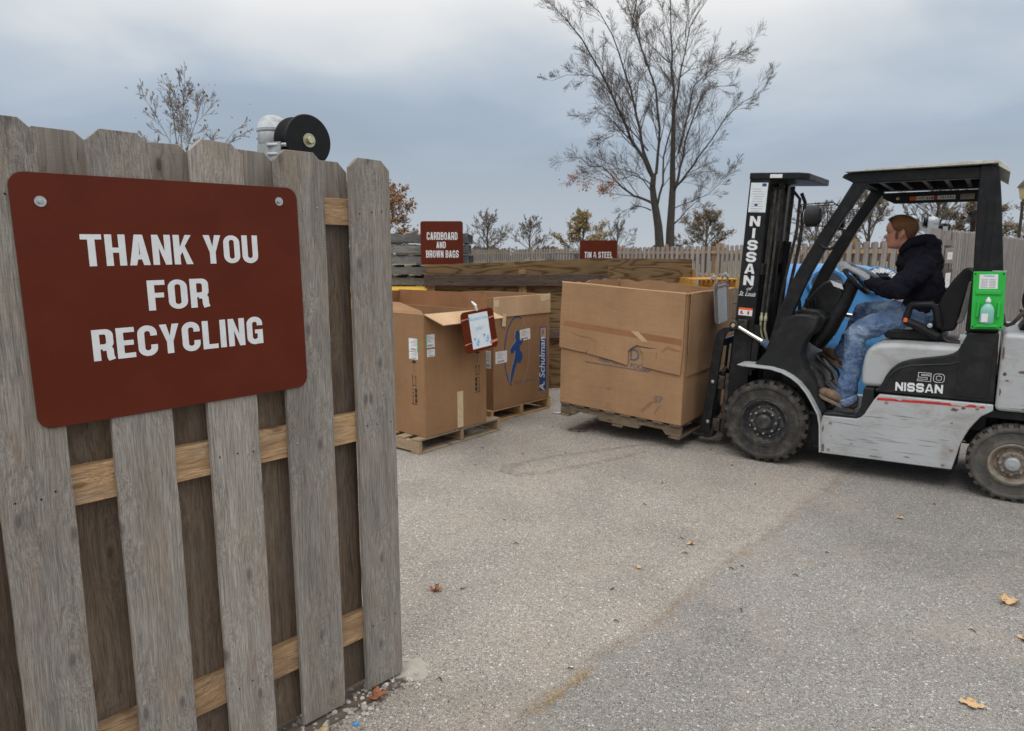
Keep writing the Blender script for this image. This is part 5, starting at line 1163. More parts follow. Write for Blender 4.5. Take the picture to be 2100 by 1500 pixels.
for k in range(5):
    y = .30+.035*k+(.10 if k > 2 else 0); x = .185+.012*(k%2)
    pts = [MT @ Vector(p) for p in ((x,y,.80),(x+.004,y,1.2),(x,y,1.6),(x+.01,y,1.98),(x-.03,y,2.03),(x-.07,y,1.98),(x-.07,y,1.5))]
    MB().tube(pts, .0095, 8).build('hydraulic_hose', M['rubber'], fk)
for k in range(2):
    x = .192+.034*k; p0 = MT @ Vector((x,.235,1.06)); p1 = MT @ Vector((x,.235,.93)); p2 = MT @ Vector((x+.045,.24,.80))
    c = MB().tube([p0,p0.lerp(p1,.2),p0.lerp(p1,.25),p0.lerp(p1,.5),p0.lerp(p1,.55),p1,p2], [.010,.010,.014,.014,.009,.012,.010], 8); c.build('hose_fitting', M['brass'], fk)
    MB().tube([MT @ Vector((x,.235,2.0)), MT @ Vector((x+.006,.235,1.6)), p0], .009, 8).build('hydraulic_hose', M['rubber'], fk)
MB().tube([MT @ Vector(p) for p in ((.30,.60,2.0),(.335,.60,1.93),(.33,.60,1.6),(.29,.60,1.2),(.27,.60,.8))], .014, 8).build('hydraulic_hose', M['rubber'], fk)
MB().tube([MT @ Vector(p) for p in ((.25,.50,2.02),(.315,.50,1.95),(.32,.50,1.7),(.26,.50,1.2),(.25,.50,.8))], .012, 8).build('hydraulic_hose', M['rubber'], fk)
MB().box(.155,.205,.195,.20,.60,.96,MT).build('bracket_plate', M['black'], fk, bevel=.002)
MF = MT @ T((0,.199,0))
text_mesh('lettering', [(c, .072, 1.722-.0915*k, .077, (.022 if c == 'I' else .080)) for k, c in enumerate('NISSAN')], M['white'], fk, MF, w=.80, t=.24, gap=.05)
small_text('lettering', 'of', .045, M['white'], fk, MF @ T((.076,-.001,1.225)), shear=.5)
small_text('lettering', 'St. Louis', .052, M['white'], fk, MF @ T((.070,-.001,1.180)), shear=.5, xs=.72, off=.0004)
s_ = MB().box(.012,.142,-.0018,-.0006,1.828,2.05,MF).build('paper_notice', M['paper'], fk, smooth=0)
m = MB(); rg = random.Random(8)
for k in range(11):
    z = 2.02-.0185*k
    if k in (0,): continue
    m.box(.025+rg.uniform(0,.02), .125-rg.uniform(0,.03), -.0024,-.0020, z, z+.003, MF)
m.build('print', M['greyink'], s_, smooth=0)
m = MB(); m.box(.098,.130,-.0024,-.0020,2.022,2.045,MF); m.box(.055,.078,-.0024,-.0020,1.875,1.892,MF); m.build('print', M['blueink'], s_, smooth=0)
s_ = MB().box(.02,.128,-.0018,-.0006,1.025,1.085,MF).build('warning_label', M['white'], fk, smooth=0); MB().box(.02,.128,-.0024,-.0020,1.070,1.086,MF).build('orange_strip', M['orange'], s_, smooth=0)
m = MB(); m.box(.035,.050,-.0024,-.0020,1.035,1.062,MF); m.box(.090,.105,-.0024,-.0020,1.035,1.062,MF); m.box(.05,.06,-.0024,-.0020,1.035,1.044,MF); m.build('print', M['red'], s_, smooth=0)
MB().box(.15,.24,.192,.1945,2.085,2.112,MT).build('label', M['white'], fk, smooth=0)
# tilt cylinder
p0 = Vector((-.375,.165,1.043)); p1 = Vector((.0,.165,.84))
MB().lathe([(.035,-.035),(.035,.035)], 20, T(p0) @ RX(90)).build('cylinder_eye', M['grease'], fk, bevel=.006)
MB().lathe([(.016,-.06),(.016,.05)], 6, T(p0+Vector((0,-.01,0))) @ RX(90)).build('cylinder_pin', M['brass'], fk, bevel=.002)
MB().box(-.36,-.28,.165,.199,1.0,1.09,T((0,0,0))).build('cylinder_clevis', M['grease'], fk, bevel=.01)
MB().tube([p0.lerp(p1,.06), p0.lerp(p1,.62)], .0165, 14).build('tilt_rod', M['chrome'], fk)
MB().tube([p0.lerp(p1,.58), p0.lerp(p1,.66), p0.lerp(p1,.67), p1], [.028,.028,.034,.034], 14).build('tilt_cylinder', M['greyblue'], fk)
# --- carriage, load backrest, forks (same tilt as the mast)
CT = T((-.715,0,.075)) @ RY(3.3)
def hook(t): return [(.085-.0,.06),(.165,.06),(.190,.62),(.205,.86),(.222,.915),(.262,.945),(.345,.945),(.345,.962),(.255,.968),(.195,.955),(.155,.925),(.135,.87),(.125,.78)]
for y in ((.17,.20),(.86,.89)): 
    hk = MB().prism([(x,z) for x,z in hook(0)], *y, CT).build('backrest_upright', M['grease'] if y[0] > .5 else M['black'], fk, bevel=.006)
    for z in (.16,.50): MB().lathe([(.014,0),(.014,.006),(.0001,.010)], 14, CT @ T((.14+.02*z,y[0],z)) @ RX(90)).build('rivet', M['zinc'], hk)
MB().prism([(.222,.935),(.262,.955),(.345,.955),(.345,.945),(.262,.935),(.235,.92)], .2005,.8595,CT).build('backrest_top', M['black'], fk, bevel=.003)
MB().box(.170,.20,.2005,.8595,.80,.86,CT).build('backrest_bar', M['black'], fk, bevel=.004)
for y in (.38,.52,.66): MB().box(.165,.185,y,y+.025,.56,.80,CT).build('backrest_bar', M['black'], fk, bevel=.003)
for z in (.08,.44): MB().box(.17,.235,.2005,.8595,z,z+.11,CT).build('carriage_bar', M['grease'], fk, bevel=.006)
for y in (.215,.60): MB().box(.236,.27,y,y+.04,.08,.56,CT).build('carriage_plate', M['grease'], fk, bevel=.004)
MB().tube([CT @ Vector((.20,.22,.57)), CT @ Vector((.205,.30,.60)), CT @ Vector((.21,.34,.57))], .02, 8).build('fork_latch', M['grease'], fk)
for y in (.28,.68):
    f = MB(); f.prism([(.165,.56),(.12,.56),(.12,.05),(.08,.012),(-.95,.010),(-.96,-.002),(.12,-.012),(.155,-.002),(.165,.03)], y, y+.11, CT); f.build('fork', M['grease'], fk, bevel=.005)
# --- eyewash station on the near rear pillar
ew = thing('eyewash_station', 'bright green eyewash board with a bottle fixed to the rear pillar of the forklift', 'eyewash station', FO, FA)
MB().prism([(1.180,1.490),(1.352,1.492),(1.370,1.125),(1.196,1.118)], .028, .048).build('board', M['green'], ew, bevel=.003)
MB().prism([(1.202,1.345),(1.340,1.347),(1.340,1.372),(1.206,1.370)], .018, .0275).build('ledge', M['green'], ew, bevel=.003)
MB().prism([(1.215,1.135),(1.345,1.140),(1.335,1.152),(1.28,1.160),(1.225,1.152)], -.018, .0275).build('shelf', M['green'], ew, bevel=.004)
for x in (1.218,1.328): MB().box(x,x+.014,.006,.0275,1.20,1.30).build('bottle_clip', M['green'], ew, bevel=.003)
lb = MB().prism([(1.218,1.380),(1.318,1.382),(1.313,1.474),(1.215,1.472)], .0265, .0275).build('instruction_label', M['white'], ew, smooth=0)
m = MB()
for k in range(6):
    for c_ in (0,1): m.box(1.228+.042*c_,1.262+.042*c_,.0252,.0260,1.440-.010*k,1.442-.010*k)
m.build('print', M['greyink'], lb, smooth=0); MB().box(1.24,1.296,.0252,.0260,1.460,1.468).build('print', M['lightblueink'], lb, smooth=0)
for x, z in ((1.192,1.475),(1.342,1.478),(1.355,1.138),(1.206,1.133)): MB().lathe([(.0001,.002),(.005,.0015),(.006,0)], 10, T((x,.0275,z)) @ RX(90)).build('screw', M['grease'], ew)
MB().box(1.28,1.36,.034,.040,1.4925,1.498).build('clip_bar', M['zinc'], ew)
bt = MB(); bt.lathe([(.0001,0),(.034,.001),(.038,.006),(.038,.085),(.034,.10),(.020,.122),(.013,.128),(.013,.14)], 24, T((1.276,.0,1.160)) @ Matrix.Diagonal((1,.62,1,1))); bt = bt.build('bottle', M['bottle'], ew)
MB().lathe([(.015,.138),(.015,.155),(.008,.158),(.007,.170),(.0001,.171)], 16, T((1.276,.0,1.160))).build('bottle_cap', M['white'], bt)
MB().box(1.247,1.283,-.0265,-.0243,1.172,1.225).build('bottle_label', M['white'], bt, bevel=.0005)

# ================================================================== LIFTED BOX ON ITS PALLET
def fkthing(name, label, cat, Mx):
    o = thing(name, label, cat); o.matrix_world = T(FO) @ Matrix.Rotation(FA, 4, 'Z') @ Mx; return o
BT = T((-.712,-.05,.212)) @ RY(3.3)
pp = fkthing('pallet', 'notched wooden pallet carried on the forks under the big torn box', 'pallet', BT @ T((-1.15,0,-.125)))
for y in (.02,.55,1.05):
    sp_ = [(0,.105),(1.15,.105),(1.15,.017),(1.02,.017),(.985,.055),(.80,.055),(.77,.017),(.40,.017),(.37,.055),(.18,.055),(.14,.017),(0,.017)]
    MB().prism([(x,z) for x,z in sp_], y, y+.04).build('stringer', M['pal_dark'], pp, bevel=.004)
for k in range(8): MB().box(.0+.15*k,.0+.15*k+.098,.0,1.12,.1055,.122).build('deck_board', M['pal_darky'], pp, bevel=.003)
for x in (.0,.53,1.052): MB().box(x,x+.098,.0,1.12,.0,.0165).build('bottom_board', M['pal_darky'], pp, bevel=.003)
b3 = fkthing('cardboard_box', 'huge battered cardboard box with torn folded-over flaps, lifted on the forklift forks', 'box', BT)
HB = 1.075; Lx = 1.15; Ly = 1.14
rg = random.Random(6)
def wavy_panel(p0, p1, h, out, name, mat, nx=26, nz=8, amp=.0014, top=.008, parent=None, th=.007, rag=None):
    """a board from p0 to p1 (xy), height h, gently buckled"""
    d = Vector((p1[0]-p0[0], p1[1]-p0[1], 0)); L = d.length; d.normalize(); nn = Vector((d.y, -d.x, 0))*out; f = [rg.uniform(0,6) for _ in range(4)]
    vs = []; fs = []
    for j in range(nz+1):
        for i in range(nx+1):
            u = i/nx; v = j/nz; z = h[0]+(h[1]-h[0])*v
            if j == nz: z += top*(sin(u*9+f[0])+.7*sin(u*23+f[1])+.5*sin(u*41+f[2]))*.6
            if j == 0 and rag: z += rag(u)
            w = amp*(sin(u*3.1)*sin(v*3+f[3])+.5*sin(u*11+f[1])*sin(v*7+f[2]))*sin(pi*u)**.5
            vs.append(tuple(Vector((p0[0],p0[1],z))+d*L*u+nn*w))
    for j in range(nz):
        for i in range(nx): a = j*(nx+1)+i; fs.append((a,a+1,a+nx+2,a+nx+1))
    m = MB(); m.add(vs, fs); o = m.build(name, mat, parent, smooth=60); s = o.modifiers.new('s','SOLIDIFY'); s.thickness = th; s.offset = 0; e_ = o.modifiers.new('e','EDGE_SPLIT'); e_.split_angle = RAD(40); return o
wavy_panel((-Lx,0),(0,0),(0,HB),1,'side_panel',M['card2'],parent=b3); wavy_panel((0,.001),(0,Ly),(0,HB),1,'side_panel',M['card2'],parent=b3)
wavy_panel((0,Ly),(-Lx,Ly),(0,HB+.0),1,'side_panel',M['card2'],parent=b3,top=.016); wavy_panel((-Lx,Ly-.001),(-Lx,.001),(0,HB),1,'side_panel',M['card2'],parent=b3,top=.014)
MB().box(-Lx+.01,-.01,.01,Ly-.01,.002,.012).build('bottom_panel', M['cardin'], b3)
# torn flap folded down over the front: ragged lower edge with the notch where it ripped
def front_flap():
    top = HB+.004; ys = -.020; zt = .5; 
    low = [(-Lx-.012,.500),(-.98,.487),(-.885,.483),(-.884,.500),(-.875,.480),(-.70,.462),(-.62,.452),(-.489,.430),(-.484,.470),(-.487,.552),(-.455,.585),(-.41,.615),(-.36,.608),(-.30,.606),(-.24,.606),(-.30,.598),(-.36,.598),(-.39,.594),(-.352,.55),(-.346,.44),(-.25,.432),(-.16,.424),(-.022,.416),(-.010,.60),(-.006,top),(-Lx+.008,top),(-Lx-.006,.78)]
    m = MB(); m.prism(low, ys, ys+.010); o = m.build('folded_flap', M['card2'], b3, bevel=.003, seg=2)
    # small rips
    m = MB(); m.prism([(-1.07,.655),(-.95,.628),(-.86,.628),(-.80,.602),(-.796,.500),(-.802,.598),(-.865,.620),(-.95,.622)], ys-.0018, ys-.0006); m.prism([(-.185,.600),(-.14,.640),(-.02,.612),(-.10,.612),(-.135,.622),(-.180,.585)], ys-.0018, ys-.0006); m.prism([(-.235,.575),(-.228,.57),(-.232,.500)], ys-.0018, ys-.0006)
    m.build('rip', M['carddark'], o, smooth=0)
    m = MB(); m.prism([(-1.10,.745),(-.02,.712),(-.02,.662),(-1.13,.700)], ys-.0012, ys-.0004); m.build('tape_strip', M['carddark'], o, smooth=0)
    m = MB(); m.prism([(-.465,.725),(-.40,.73),(-.31,.655),(-.36,.650)], ys-.0022, ys-.0014); m.build('torn_layer', M['cardin'], o, smooth=0)
front_flap()
m = MB(); m.prism([(.012,.40),(.012,.62),(.016,.64),(.016,HB),(.010,HB),(.006,.40)], .045, Ly-.02); m.build('folded_flap', M['card2'], b3, bevel=.003)
MB().tube([(-Lx,-.008,HB+.004),(-.8,-.012,HB+.006),(-.4,-.006,HB-.001),(0,-.010,HB+.002)], .008, 8).build('fold_edge', M['cardedge'], b3)
MB().tube([(.004,.0,HB+.001),(.012,.3,HB+.005),(.004,.7,HB-.001),(.010,Ly,HB+.003)], .008, 8).build('fold_edge', M['cardedge'], b3)
small_text('lettering', 'D', .145, M['greyblue'], b3, T((-.432,-.0065,.478)), xs=.85)
small_text('lettering', 'VERMONT', .062, M['greyblue'], b3, T((-.635,-.0085,.425)) @ RY(2), xs=.95, off=-.0004); small_text('lettering', 'FOODS', .062, M['greyblue'], b3, T((-.375,-.0085,.412)) @ RY(2), xs=.9, off=-.0004)
MB().box(-.90,-.30,-.0085,-.0075,.402,.406,RY(0)).build('printed_rule', M['greyblue'], b3, smooth=0)
text_mesh('lettering', [('07', -.205, .155, .058, .062)], M['greyblue'], b3, T((0,-.0075,0)), w=.55, t=.10, gap=.12)
m = MB()
for (a,b_,c,d_) in ((-.36,.06,-.26,.16),(-.345,.052,-.235,.17),(-.235,.06,-.19,.13)): m.prism(stroke([(a,b_),(c,d_)], .004), -.0085, -.0078)
m.build('scuff_marks', M['carddark'], b3, smooth=0)
MB().prism([(-.685,.205),(-.655,.21),(-.645,.198),(-.672,.193)], -.0085, -.0078).build('stain_mark', M['carddark'], b3, smooth=0)
for o_ in b3.children:
    if len(o_.children):
        for c_ in o_.children:
            for v in c_.data.vertices: v.co.x -= v.co.z*.045
    for v in o_.data.vertices: v.co.x -= v.co.z*.045
cl = fkthing('hanging_clipboard', 'grey board with white paper clipped over the rim of the lifted box beside the mast', 'clipboard', BT @ T((.03,.62,.985)) @ RZ(90) @ RX(-7) @ RY(-3))
MB().prism(rrect(-.19,-.17,.19,.17,.03), -.006, -.001).build('board', M['greyink'], cl, bevel=.001)
MB().box(-.11,.12,-.0085,-.0065,-.175,.155).build('paper', M['white'], cl)
for x in (-.14,.15): MB().tube([(x,-.008,.15),(x,-.014,.20),(x,.004,.235),(x,.03,.22),(x+.004,.035,.19)], [.006,.012,.014,.010,.008], 8).build('clip', M['zinc'], cl)
MB().box(-.19,.19,-.0098,-.0088,.125,.142).build('clear_tape', M['cleartape'], cl, smooth=0)

# ================================================================== DRIVER  (forklift local frame)
def vox(o, size, sm=6, disp=None):
    r = o.modifiers.new('remesh', 'REMESH'); r.mode = 'VOXEL'; r.voxel_size = size; r.use_smooth_shade = True
    s = o.modifiers.new('smooth', 'SMOOTH'); s.factor = .6; s.iterations = sm
    if disp:
        tx = bpy.data.textures.new('folds', 'CLOUDS'); tx.noise_scale = disp[0]; tx.noise_depth = 2
        d = o.modifiers.new('folds', 'DISPLACE'); d.texture = tx; d.strength = disp[1]; d.mid_level = .5
    return o
def limb(b, pts, rs, n=18, sub=3):
    P = [Vector(p) for p in pts]; out = []; rr = []
    for i in range(len(P)-1):
        p0 = P[max(i-1,0)]; p1 = P[i]; p2 = P[i+1]; p3 = P[min(i+2,len(P)-1)]
        for k in range(sub):
            t = k/sub; out.append(.5*((2*p1)+(p2-p0)*t+(2*p0-5*p1+4*p2-p3)*t*t+(3*p1-p0-3*p2+p3)*t**3))
            a, c = rs[i], rs[i+1]
            rr.append(tuple(a[q]*(1-t)+c[q]*t for q in (0,1)) if isinstance(a, tuple) else a*(1-t)+c*t)
    out.append(P[-1]); rr.append(rs[-1]); b.tube(out, rr, n)
    b.ell(out[0], (max(rr[0]) if isinstance(rr[0], tuple) else rr[0],)*3, 14, 8); b.ell(out[-1], ((min(rr[-1]) if isinstance(rr[-1], tuple) else rr[-1])*.98,)*3, 14, 8)
FKM = T(FO) @ Matrix.Rotation(FA, 4, 'Z')
HEAD_H = .238
def head_pt(v, th, grow=0.0, nose=True):
    """v 0 chin .. 1 crown; th 0 = face (-x)"""
    def lerp(tab, v):
        for i in range(len(tab)-1):
            if v <= tab[i+1][0]:
                f = (v-tab[i][0])/(tab[i+1][0]-tab[i][0]); return tab[i][1]*(1-f)+tab[i+1][1]*f
        return tab[-1][1]
    front = [(0,.040),(.03,.068),(.08,.084),(.13,.088),(.18,.083),(.22,.086),(.255,.081),(.29,.089),(.33,.084),(.37,.088),(.44,.086),(.50,.076),(.55,.084),(.60,.090),(.70,.090),(.80,.079),(.88,.064),(.94,.046),(.98,.022),(1,.004)]
    back = [(0,.010),(.06,.030),(.15,.050),(.28,.072),(.40,.094),(.52,.106),(.64,.110),(.76,.103),(.86,.084),(.94,.055),(.98,.026),(1,.004)]
    wid = [(0,.018),(.05,.036),(.12,.048),(.22,.057),(.34,.066),(.46,.071),(.58,.075),(.70,.077),(.80,.072),(.89,.057),(.95,.038),(.985,.018),(1,.004)]
    nb = [(.24,0),(.325,.006),(.345,.016),(.37,.022),(.41,.019),(.47,.010),(.52,.004),(.56,0)]
    F = lerp(front, v)+grow; Bk = lerp(back, v)+grow; W_ = lerp(wid, v)+grow
    c, s = cos(th), sin(th); x = -(F*abs(c)**.92 if c > 0 else 0)+(Bk*abs(c)**.92 if c < 0 else 0); y = W_*(abs(s)**.86)*(1 if s > 0 else -1)
    if nose and c > 0:
        x -= lerp(nb, v)*math.exp(-(y/.0115)**2)
        for ey in (-.032,.032): x += .009*math.exp(-((y-ey)/.015)**2-((v-.50)/.045)**2)
        x += .004*math.exp(-(y/.024)**2-((v-.255)/.010)**2)
        x -= .004*math.exp(-((abs(y)-.03)/.02)**2-((v-.565)/.02)**2)
    return Vector((x, y, v*HEAD_H))
HM = T((.700,.50,1.640)) @ RY(-3) @ RZ(4)
def head_mesh(b):
    nv, nt = 64, 72; vs = []; fs = []
    for i in range(nv+1):
        v = i/nv
        for j in range(nt): vs.append(HM @ head_pt(v, 2*pi*j/nt))
    for i in range(nv):
        for j in range(nt): fs.append((i*nt+j, i*nt+(j+1)%nt, (i+1)*nt+(j+1)%nt, (i+1)*nt+j))
    fs += [tuple(range(nt-1,-1,-1)), tuple(range(nv*nt, nv*nt+nt))]; b.add(vs, fs)
body = MB(); head_mesh(body)
limb(body, [(.725,.50,1.70),(.765,.50,1.63),(.80,.51,1.57)], [.054,.056,.064])
limb(body, [(.82,.52,1.56),(.86,.53,1.42),(.89,.53,1.26),(.90,.53,1.10)], [(.10,.085),(.145,.10),(.13,.10),(.14,.11)])
for sgn, L_ in ((0, None), (1, None)):
    y = lambda v: v if sgn == 0 else 1.06-v
    limb(body, [(.85,y(.36),1.51),(.79,y(.25),1.42),(.715,y(.225),1.345)], [.05,.045,.038])
    limb(body, [(.715,y(.225),1.345),(.62,y(.30),1.355),(.535,y(.355),1.405)], [.038,.036,.026])
    limb(body, [(.535,y(.355),1.405),(.525,y(.355),1.41),(.515,y(.356),1.415)], [.020,.018,.015])
limb(body, [(.88,.43,1.12),(.68,.38,1.105),(.475,.33,1.015)], [.08,.068,.055]); limb(body, [(.475,.33,1.015),(.475,.29,.80),(.475,.23,.555)], [.052,.050,.034])
limb(body, [(.88,.63,1.12),(.68,.68,1.14),(.47,.71,1.145)], [.08,.068,.055]); limb(body, [(.47,.71,1.145),(.40,.71,.95),(.31,.71,.74)], [.052,.050,.034])
for ey in (-1, 1):   # ears
    e = HM @ Vector((.008, ey*.073, .445*HEAD_H)); limb(body, [e+Vector((.012,ey*.004,.022)), e+Vector((.014,ey*.010,.0)), e+Vector((.0,ey*.004,-.026))], [.012,.014,.009], 10, 2)
person = body.build('person', M['skin'], None)
vox(person, .0045, 2); person.matrix_world = FKM
tag(person, 'forklift driver in navy hoodie, blue jeans and grey gloves, seated and steering', 'person')
def kid(mb, name, mat, size=None, sm=6, disp=None, smooth=60):
    o = mb.build(name, mat, person, smooth=smooth)
    if size: vox(o, size, sm, disp)
    return o
# eyes and brows
for ey in (-.032,.032):
    c = HM @ (head_pt(.50, 0, nose=False)*1+Vector((0,0,0))); c = HM @ Vector((-.0655, ey, .50*HEAD_H))
    e = kid(MB().ell(c, (.0115,.0115,.0105), 16, 10), 'eye', M['rim_tan']); kid(MB().ell(c+Vector((-.0085,0,0)), (.004,.0055,.0055), 12, 8), 'iris', M['blackink'])
    kid(MB().tube([HM @ Vector((-.083,ey-.016,.565*HEAD_H)), HM @ Vector((-.088,ey,.578*HEAD_H)), HM @ Vector((-.078,ey+.018*(1 if ey>0 else 1),.565*HEAD_H))], [.002,.0035,.002], 6), 'eyebrow', M['darkhair'])
kid(MB().tube([HM @ Vector((-.083,-.020,.252*HEAD_H)), HM @ Vector((-.0895,0,.254*HEAD_H)), HM @ Vector((-.083,.020,.252*HEAD_H))], [.001,.0035,.001], 6), 'lips', simple('lips', (.36,.12,.10), .5))
# hair: shell over the skull above the hairline
def hairline(th):
    a = abs(((th+pi) % (2*pi))-pi)
    for (a0,v0),(a1,v1) in zip([(0,.885),(.5,.86),(.85,.79),(1.05,.70),(1.22,.58),(1.50,.46),(1.62,.56),(1.85,.50),(2.1,.32),(2.6,.22),(3.15,.20)], [(.5,.86),(.85,.79),(1.05,.70),(1.22,.58),(1.50,.46),(1.62,.56),(1.85,.50),(2.1,.32),(2.6,.22),(3.15,.20),(3.2,.20)]):
        if a0 <= a <= a1: return v0+(v1-v0)*(a-a0)/(a1-a0)
    return .22
hb = MB(); nt = 80; nv = 26; vs = []; fs = []; rg = random.Random(12)
for i in range(nv+1):
    for j in range(nt):
        th = 2*pi*j/nt; h0 = hairline(th); v = h0+(1-h0)*i/nv; g_ = .0015+.0085*min(1, i/7)*(.6+.6*v); g_ += rg.uniform(-.0012,.0016)
        p = head_pt(v, th, g_, False); p.z += .010*(i/nv)**2+(.006 if abs(((th+pi)%(2*pi))-pi) < 1 and i in (2,3,4,5,6) else 0); vs.append(HM @ p)
for i in range(nv):
    for j in range(nt): fs.append((i*nt+j, i*nt+(j+1)%nt, (i+1)*nt+(j+1)%nt, (i+1)*nt+j))
fs.append(tuple(range(nv*nt, nv*nt+nt))); hb.add(vs, fs); 
for _ in range(2600):      # short tufts that break up the outline
    th = rg.uniform(0, 2*pi); h0 = hairline(th); v = h0+(1-h0)*rg.random()**.8
    p = head_pt(v, th, .007, False); q = head_pt(min(1, v+.02), th+.05, .007, False); q2 = head_pt(v, th, .012, False)
    nrm = (q2-p).normalized(); dr = (Vector((.7,0,.1 if v > .8 else -.75))+nrm*.45+Vector((rg.uniform(-.3,.3),rg.uniform(-.3,.3),rg.uniform(-.2,.2)))).normalized()
    if v > .78 and cos(th) > .2: dr = (nrm*.7+Vector((rg.uniform(-.3,.1),rg.uniform(-.4,.4),.5))).normalized()
    ln = rg.uniform(.010,.024); sd_ = dr.cross(nrm).normalized()*.0019
    hb.add([HM @ (p-sd_), HM @ (p+sd_), HM @ (p+dr*ln)], [(0,1,2)])
kid(hb, 'hair', M['hair'], smooth=80)
for ey in (-1,1):
    kid(MB().ell(HM @ Vector((-.018, ey*.068, .415*HEAD_H)), (.011,.005,.032), 12, 8), 'sideburn', M['darkhair'])
# hoodie
h = MB()
limb(h, [(.835,.52,1.545),(.862,.53,1.44),(.885,.53,1.32),(.885,.53,1.20),(.86,.53,1.125)], [(.155,.098),(.185,.122),(.172,.130),(.168,.138),(.180,.150)], 26)
limb(h, [(.86,.39,1.525),(.855,.53,1.555),(.86,.67,1.525)], [.082,.080,.082])
for sgn in (0, 1):
    y = (lambda v: v) if sgn == 0 else (lambda v: 1.06-v)
    limb(h, [(.862,y(.37),1.515),(.80,y(.265),1.43),(.725,y(.225),1.355)], [.088,.078,.072]); limb(h, [(.735,y(.225),1.352),(.64,y(.29),1.352),(.575,y(.335),1.385),(.545,y(.352),1.400)], [.072,.062,.052,.042])
limb(h, [(.725,.50,1.648),(.775,.45,1.655),(.82,.44,1.665)], [.030,.045,.050]); limb(h, [(.725,.50,1.648),(.775,.57,1.655),(.82,.60,1.665)], [.030,.045,.050])
kid(h, 'hoodie', M['hood'], .008, 4, (.06,.032))
hd = MB()
limb(hd, [(.722,.435,1.625),(.775,.415,1.675),(.845,.420,1.705),(.895,.50,1.705),(.845,.59,1.705),(.775,.60,1.675),(.722,.575,1.625)], [.024,.036,.040,.038,.040,.036,.024])
limb(hd, [(.86,.43,1.69),(.91,.455,1.685),(.93,.52,1.675),(.91,.60,1.685)], [.030,.034,.036,.034]); limb(hd, [(.885,.45,1.65),(.925,.50,1.63),(.92,.56,1.62)], [.040,.040,.035]); limb(hd, [(.885,.46,1.60),(.915,.50,1.585),(.905,.57,1.60)], [.034,.036,.034])
kid(hd, 'hood', M['hood'], .0065, 4, (.04,.014))
# jeans
j = MB()
limb(j, [(.90,.53,1.175),(.885,.53,1.115)], [(.165,.125),(.175,.130)], 24)
limb(j, [(.875,.44,1.125),(.70,.38,1.115),(.56,.345,1.065),(.475,.325,1.000)], [.105,.092,.082,.074], 22)
limb(j, [(.478,.325,.995),(.478,.305,.86),(.472,.275,.72),(.458,.245,.60),(.478,.232,.525)], [.074,.070,.066,.074,.060], 22)
limb(j, [(.875,.62,1.125),(.68,.68,1.16),(.47,.71,1.148)], [.105,.090,.078], 22); limb(j, [(.47,.71,1.145),(.405,.71,.97),(.335,.71,.80)], [.076,.068,.066], 22)
kid(j, 'jeans', M['jean'], .007, 4, (.05,.026))
kid(MB().tube([(.468,.232,.54),(.486,.230,.505),(.498,.230,.488)], [.074,.072,.064], 16), 'trouser_cuff', M['jean'], .009, 3)
kid(MB().prism([(.75,1.135),(.83,1.145),(.845,1.06),(.765,1.045)], .322, .336), 'pocket_lining', simple('worn_pocket', (.42,.42,.43), .9, 0, .15, 30), .006, 3)
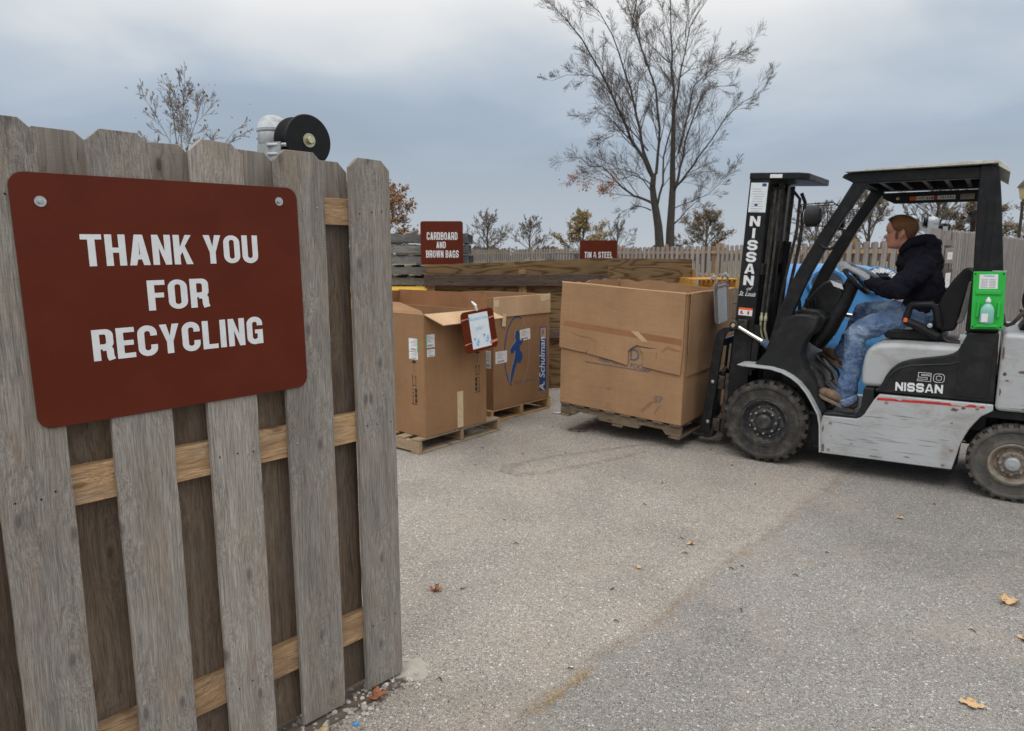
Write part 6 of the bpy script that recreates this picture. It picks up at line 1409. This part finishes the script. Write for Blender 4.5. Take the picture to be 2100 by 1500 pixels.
# boots
def boot(heel, toe, yoff):
    a = Vector(heel); t = Vector(toe); d = (t-a); L = d.length; d.normalize(); up = Vector((-d.z,0,d.x)); up = up if up.z > 0 else -up
    b = MB(); limb(b, [a+d*.035+up*.05, a+d*.10+up*.055, a+d*.17+up*.045, a+d*(L-.03)+up*.034], [.042,.043,.042,.034], 18)
    limb(b, [a+d*.05+up*.05, a+d*.05+Vector((0,0,.08)), a+d*.05+Vector((0,0,.11))], [.044,.046,.048], 16)
    o = kid(b, 'boot', M['boot'], .006, 4, (.03,.004))
    s = MB(); sl = []
    for k in range(25):
        an = 2*pi*k/24; x = L/2+cos(an)*L*.52; w = .043*(1.0 if x > L*.55 else .84)*abs(sin(an))**.7*(1 if sin(an) > 0 else -1); sl.append((x, w))
    vs = [a+d*x+Vector((0,w,0))+up*z for z in (-.012,.012) for x, w in sl[:-1]]; n = 24
    s.add(vs, [tuple(range(n)), tuple(range(2*n-1,n-1,-1))]+[(i,(i+1)%n,(i+1)%n+n,i+n) for i in range(n)]); s2 = s.build('sole', M['sole'], o, bevel=.004)
boot((.520,.235,.440),(.262,.200,.550), 0); boot((.36,.71,.68),(.17,.71,.80), 0)
# gloves closed on the wheel rim
def glove(sgn):
    y = (lambda v: v) if sgn == 0 else (lambda v: 1.0-v)
    g = MB(); ang = RAD(-50)
    gp = WC+(WU*cos(ang)+WY*sin(ang))*WR; tg = (-WU*sin(ang)+WY*cos(ang)).normalized()
    if sgn: gp.y = 1.0-gp.y; tg.y = -tg.y
    wr = Vector((.548, (.352 if sgn == 0 else 1.06-.352), 1.400)); kn = gp+WN*.030+(wr-gp).normalized()*.045
    limb(g, [wr, wr.lerp(kn,.45)+WN*.010, kn], [(.030,.026),(.042,.024),(.043,.020)], 16)
    inn = (wr-gp); inn -= WN*inn.dot(WN); inn.normalize()
    fr_ = [(-.033,1.0,.0105),(-.011,1.12,.0112),(.011,1.06,.0110),(.032,.90,.0100)]
    for off, ln_, r in fr_:
        o_ = tg*off; b0 = kn+o_*.95
        k1 = gp+o_*1.1+WN*.030-inn*.012*ln_; k2 = gp+o_*1.08+WN*.006-inn*.030*ln_; k3 = gp+o_*1.02-WN*.020-inn*.018*ln_
        limb(g, [b0, b0.lerp(k1,.6)+WN*.004, k1, k2, k3], [r*1.15, r*1.08, r, r*.96, r*.85], 10, 2)
    tb = wr.lerp(kn,.45)+tg*(-.040 if sgn else .040)*(1 if sgn == 0 else -1)*1.0
    limb(g, [tb-WN*.004, tb.lerp(gp,.45)+tg*.012-WN*.012, gp+tg*.030+inn*.022-WN*.012], [.016,.0135,.011], 10, 2)
    kid(g, 'glove', M['glove'], .0042, 2)
    c = MB(); limb(c, [wr+(wr-kn).normalized()*.012, wr-(wr-kn).normalized()*.012], [.036,.034], 16); kid(c, 'glove_cuff', M['glove'], .005, 2)
glove(0); glove(1)
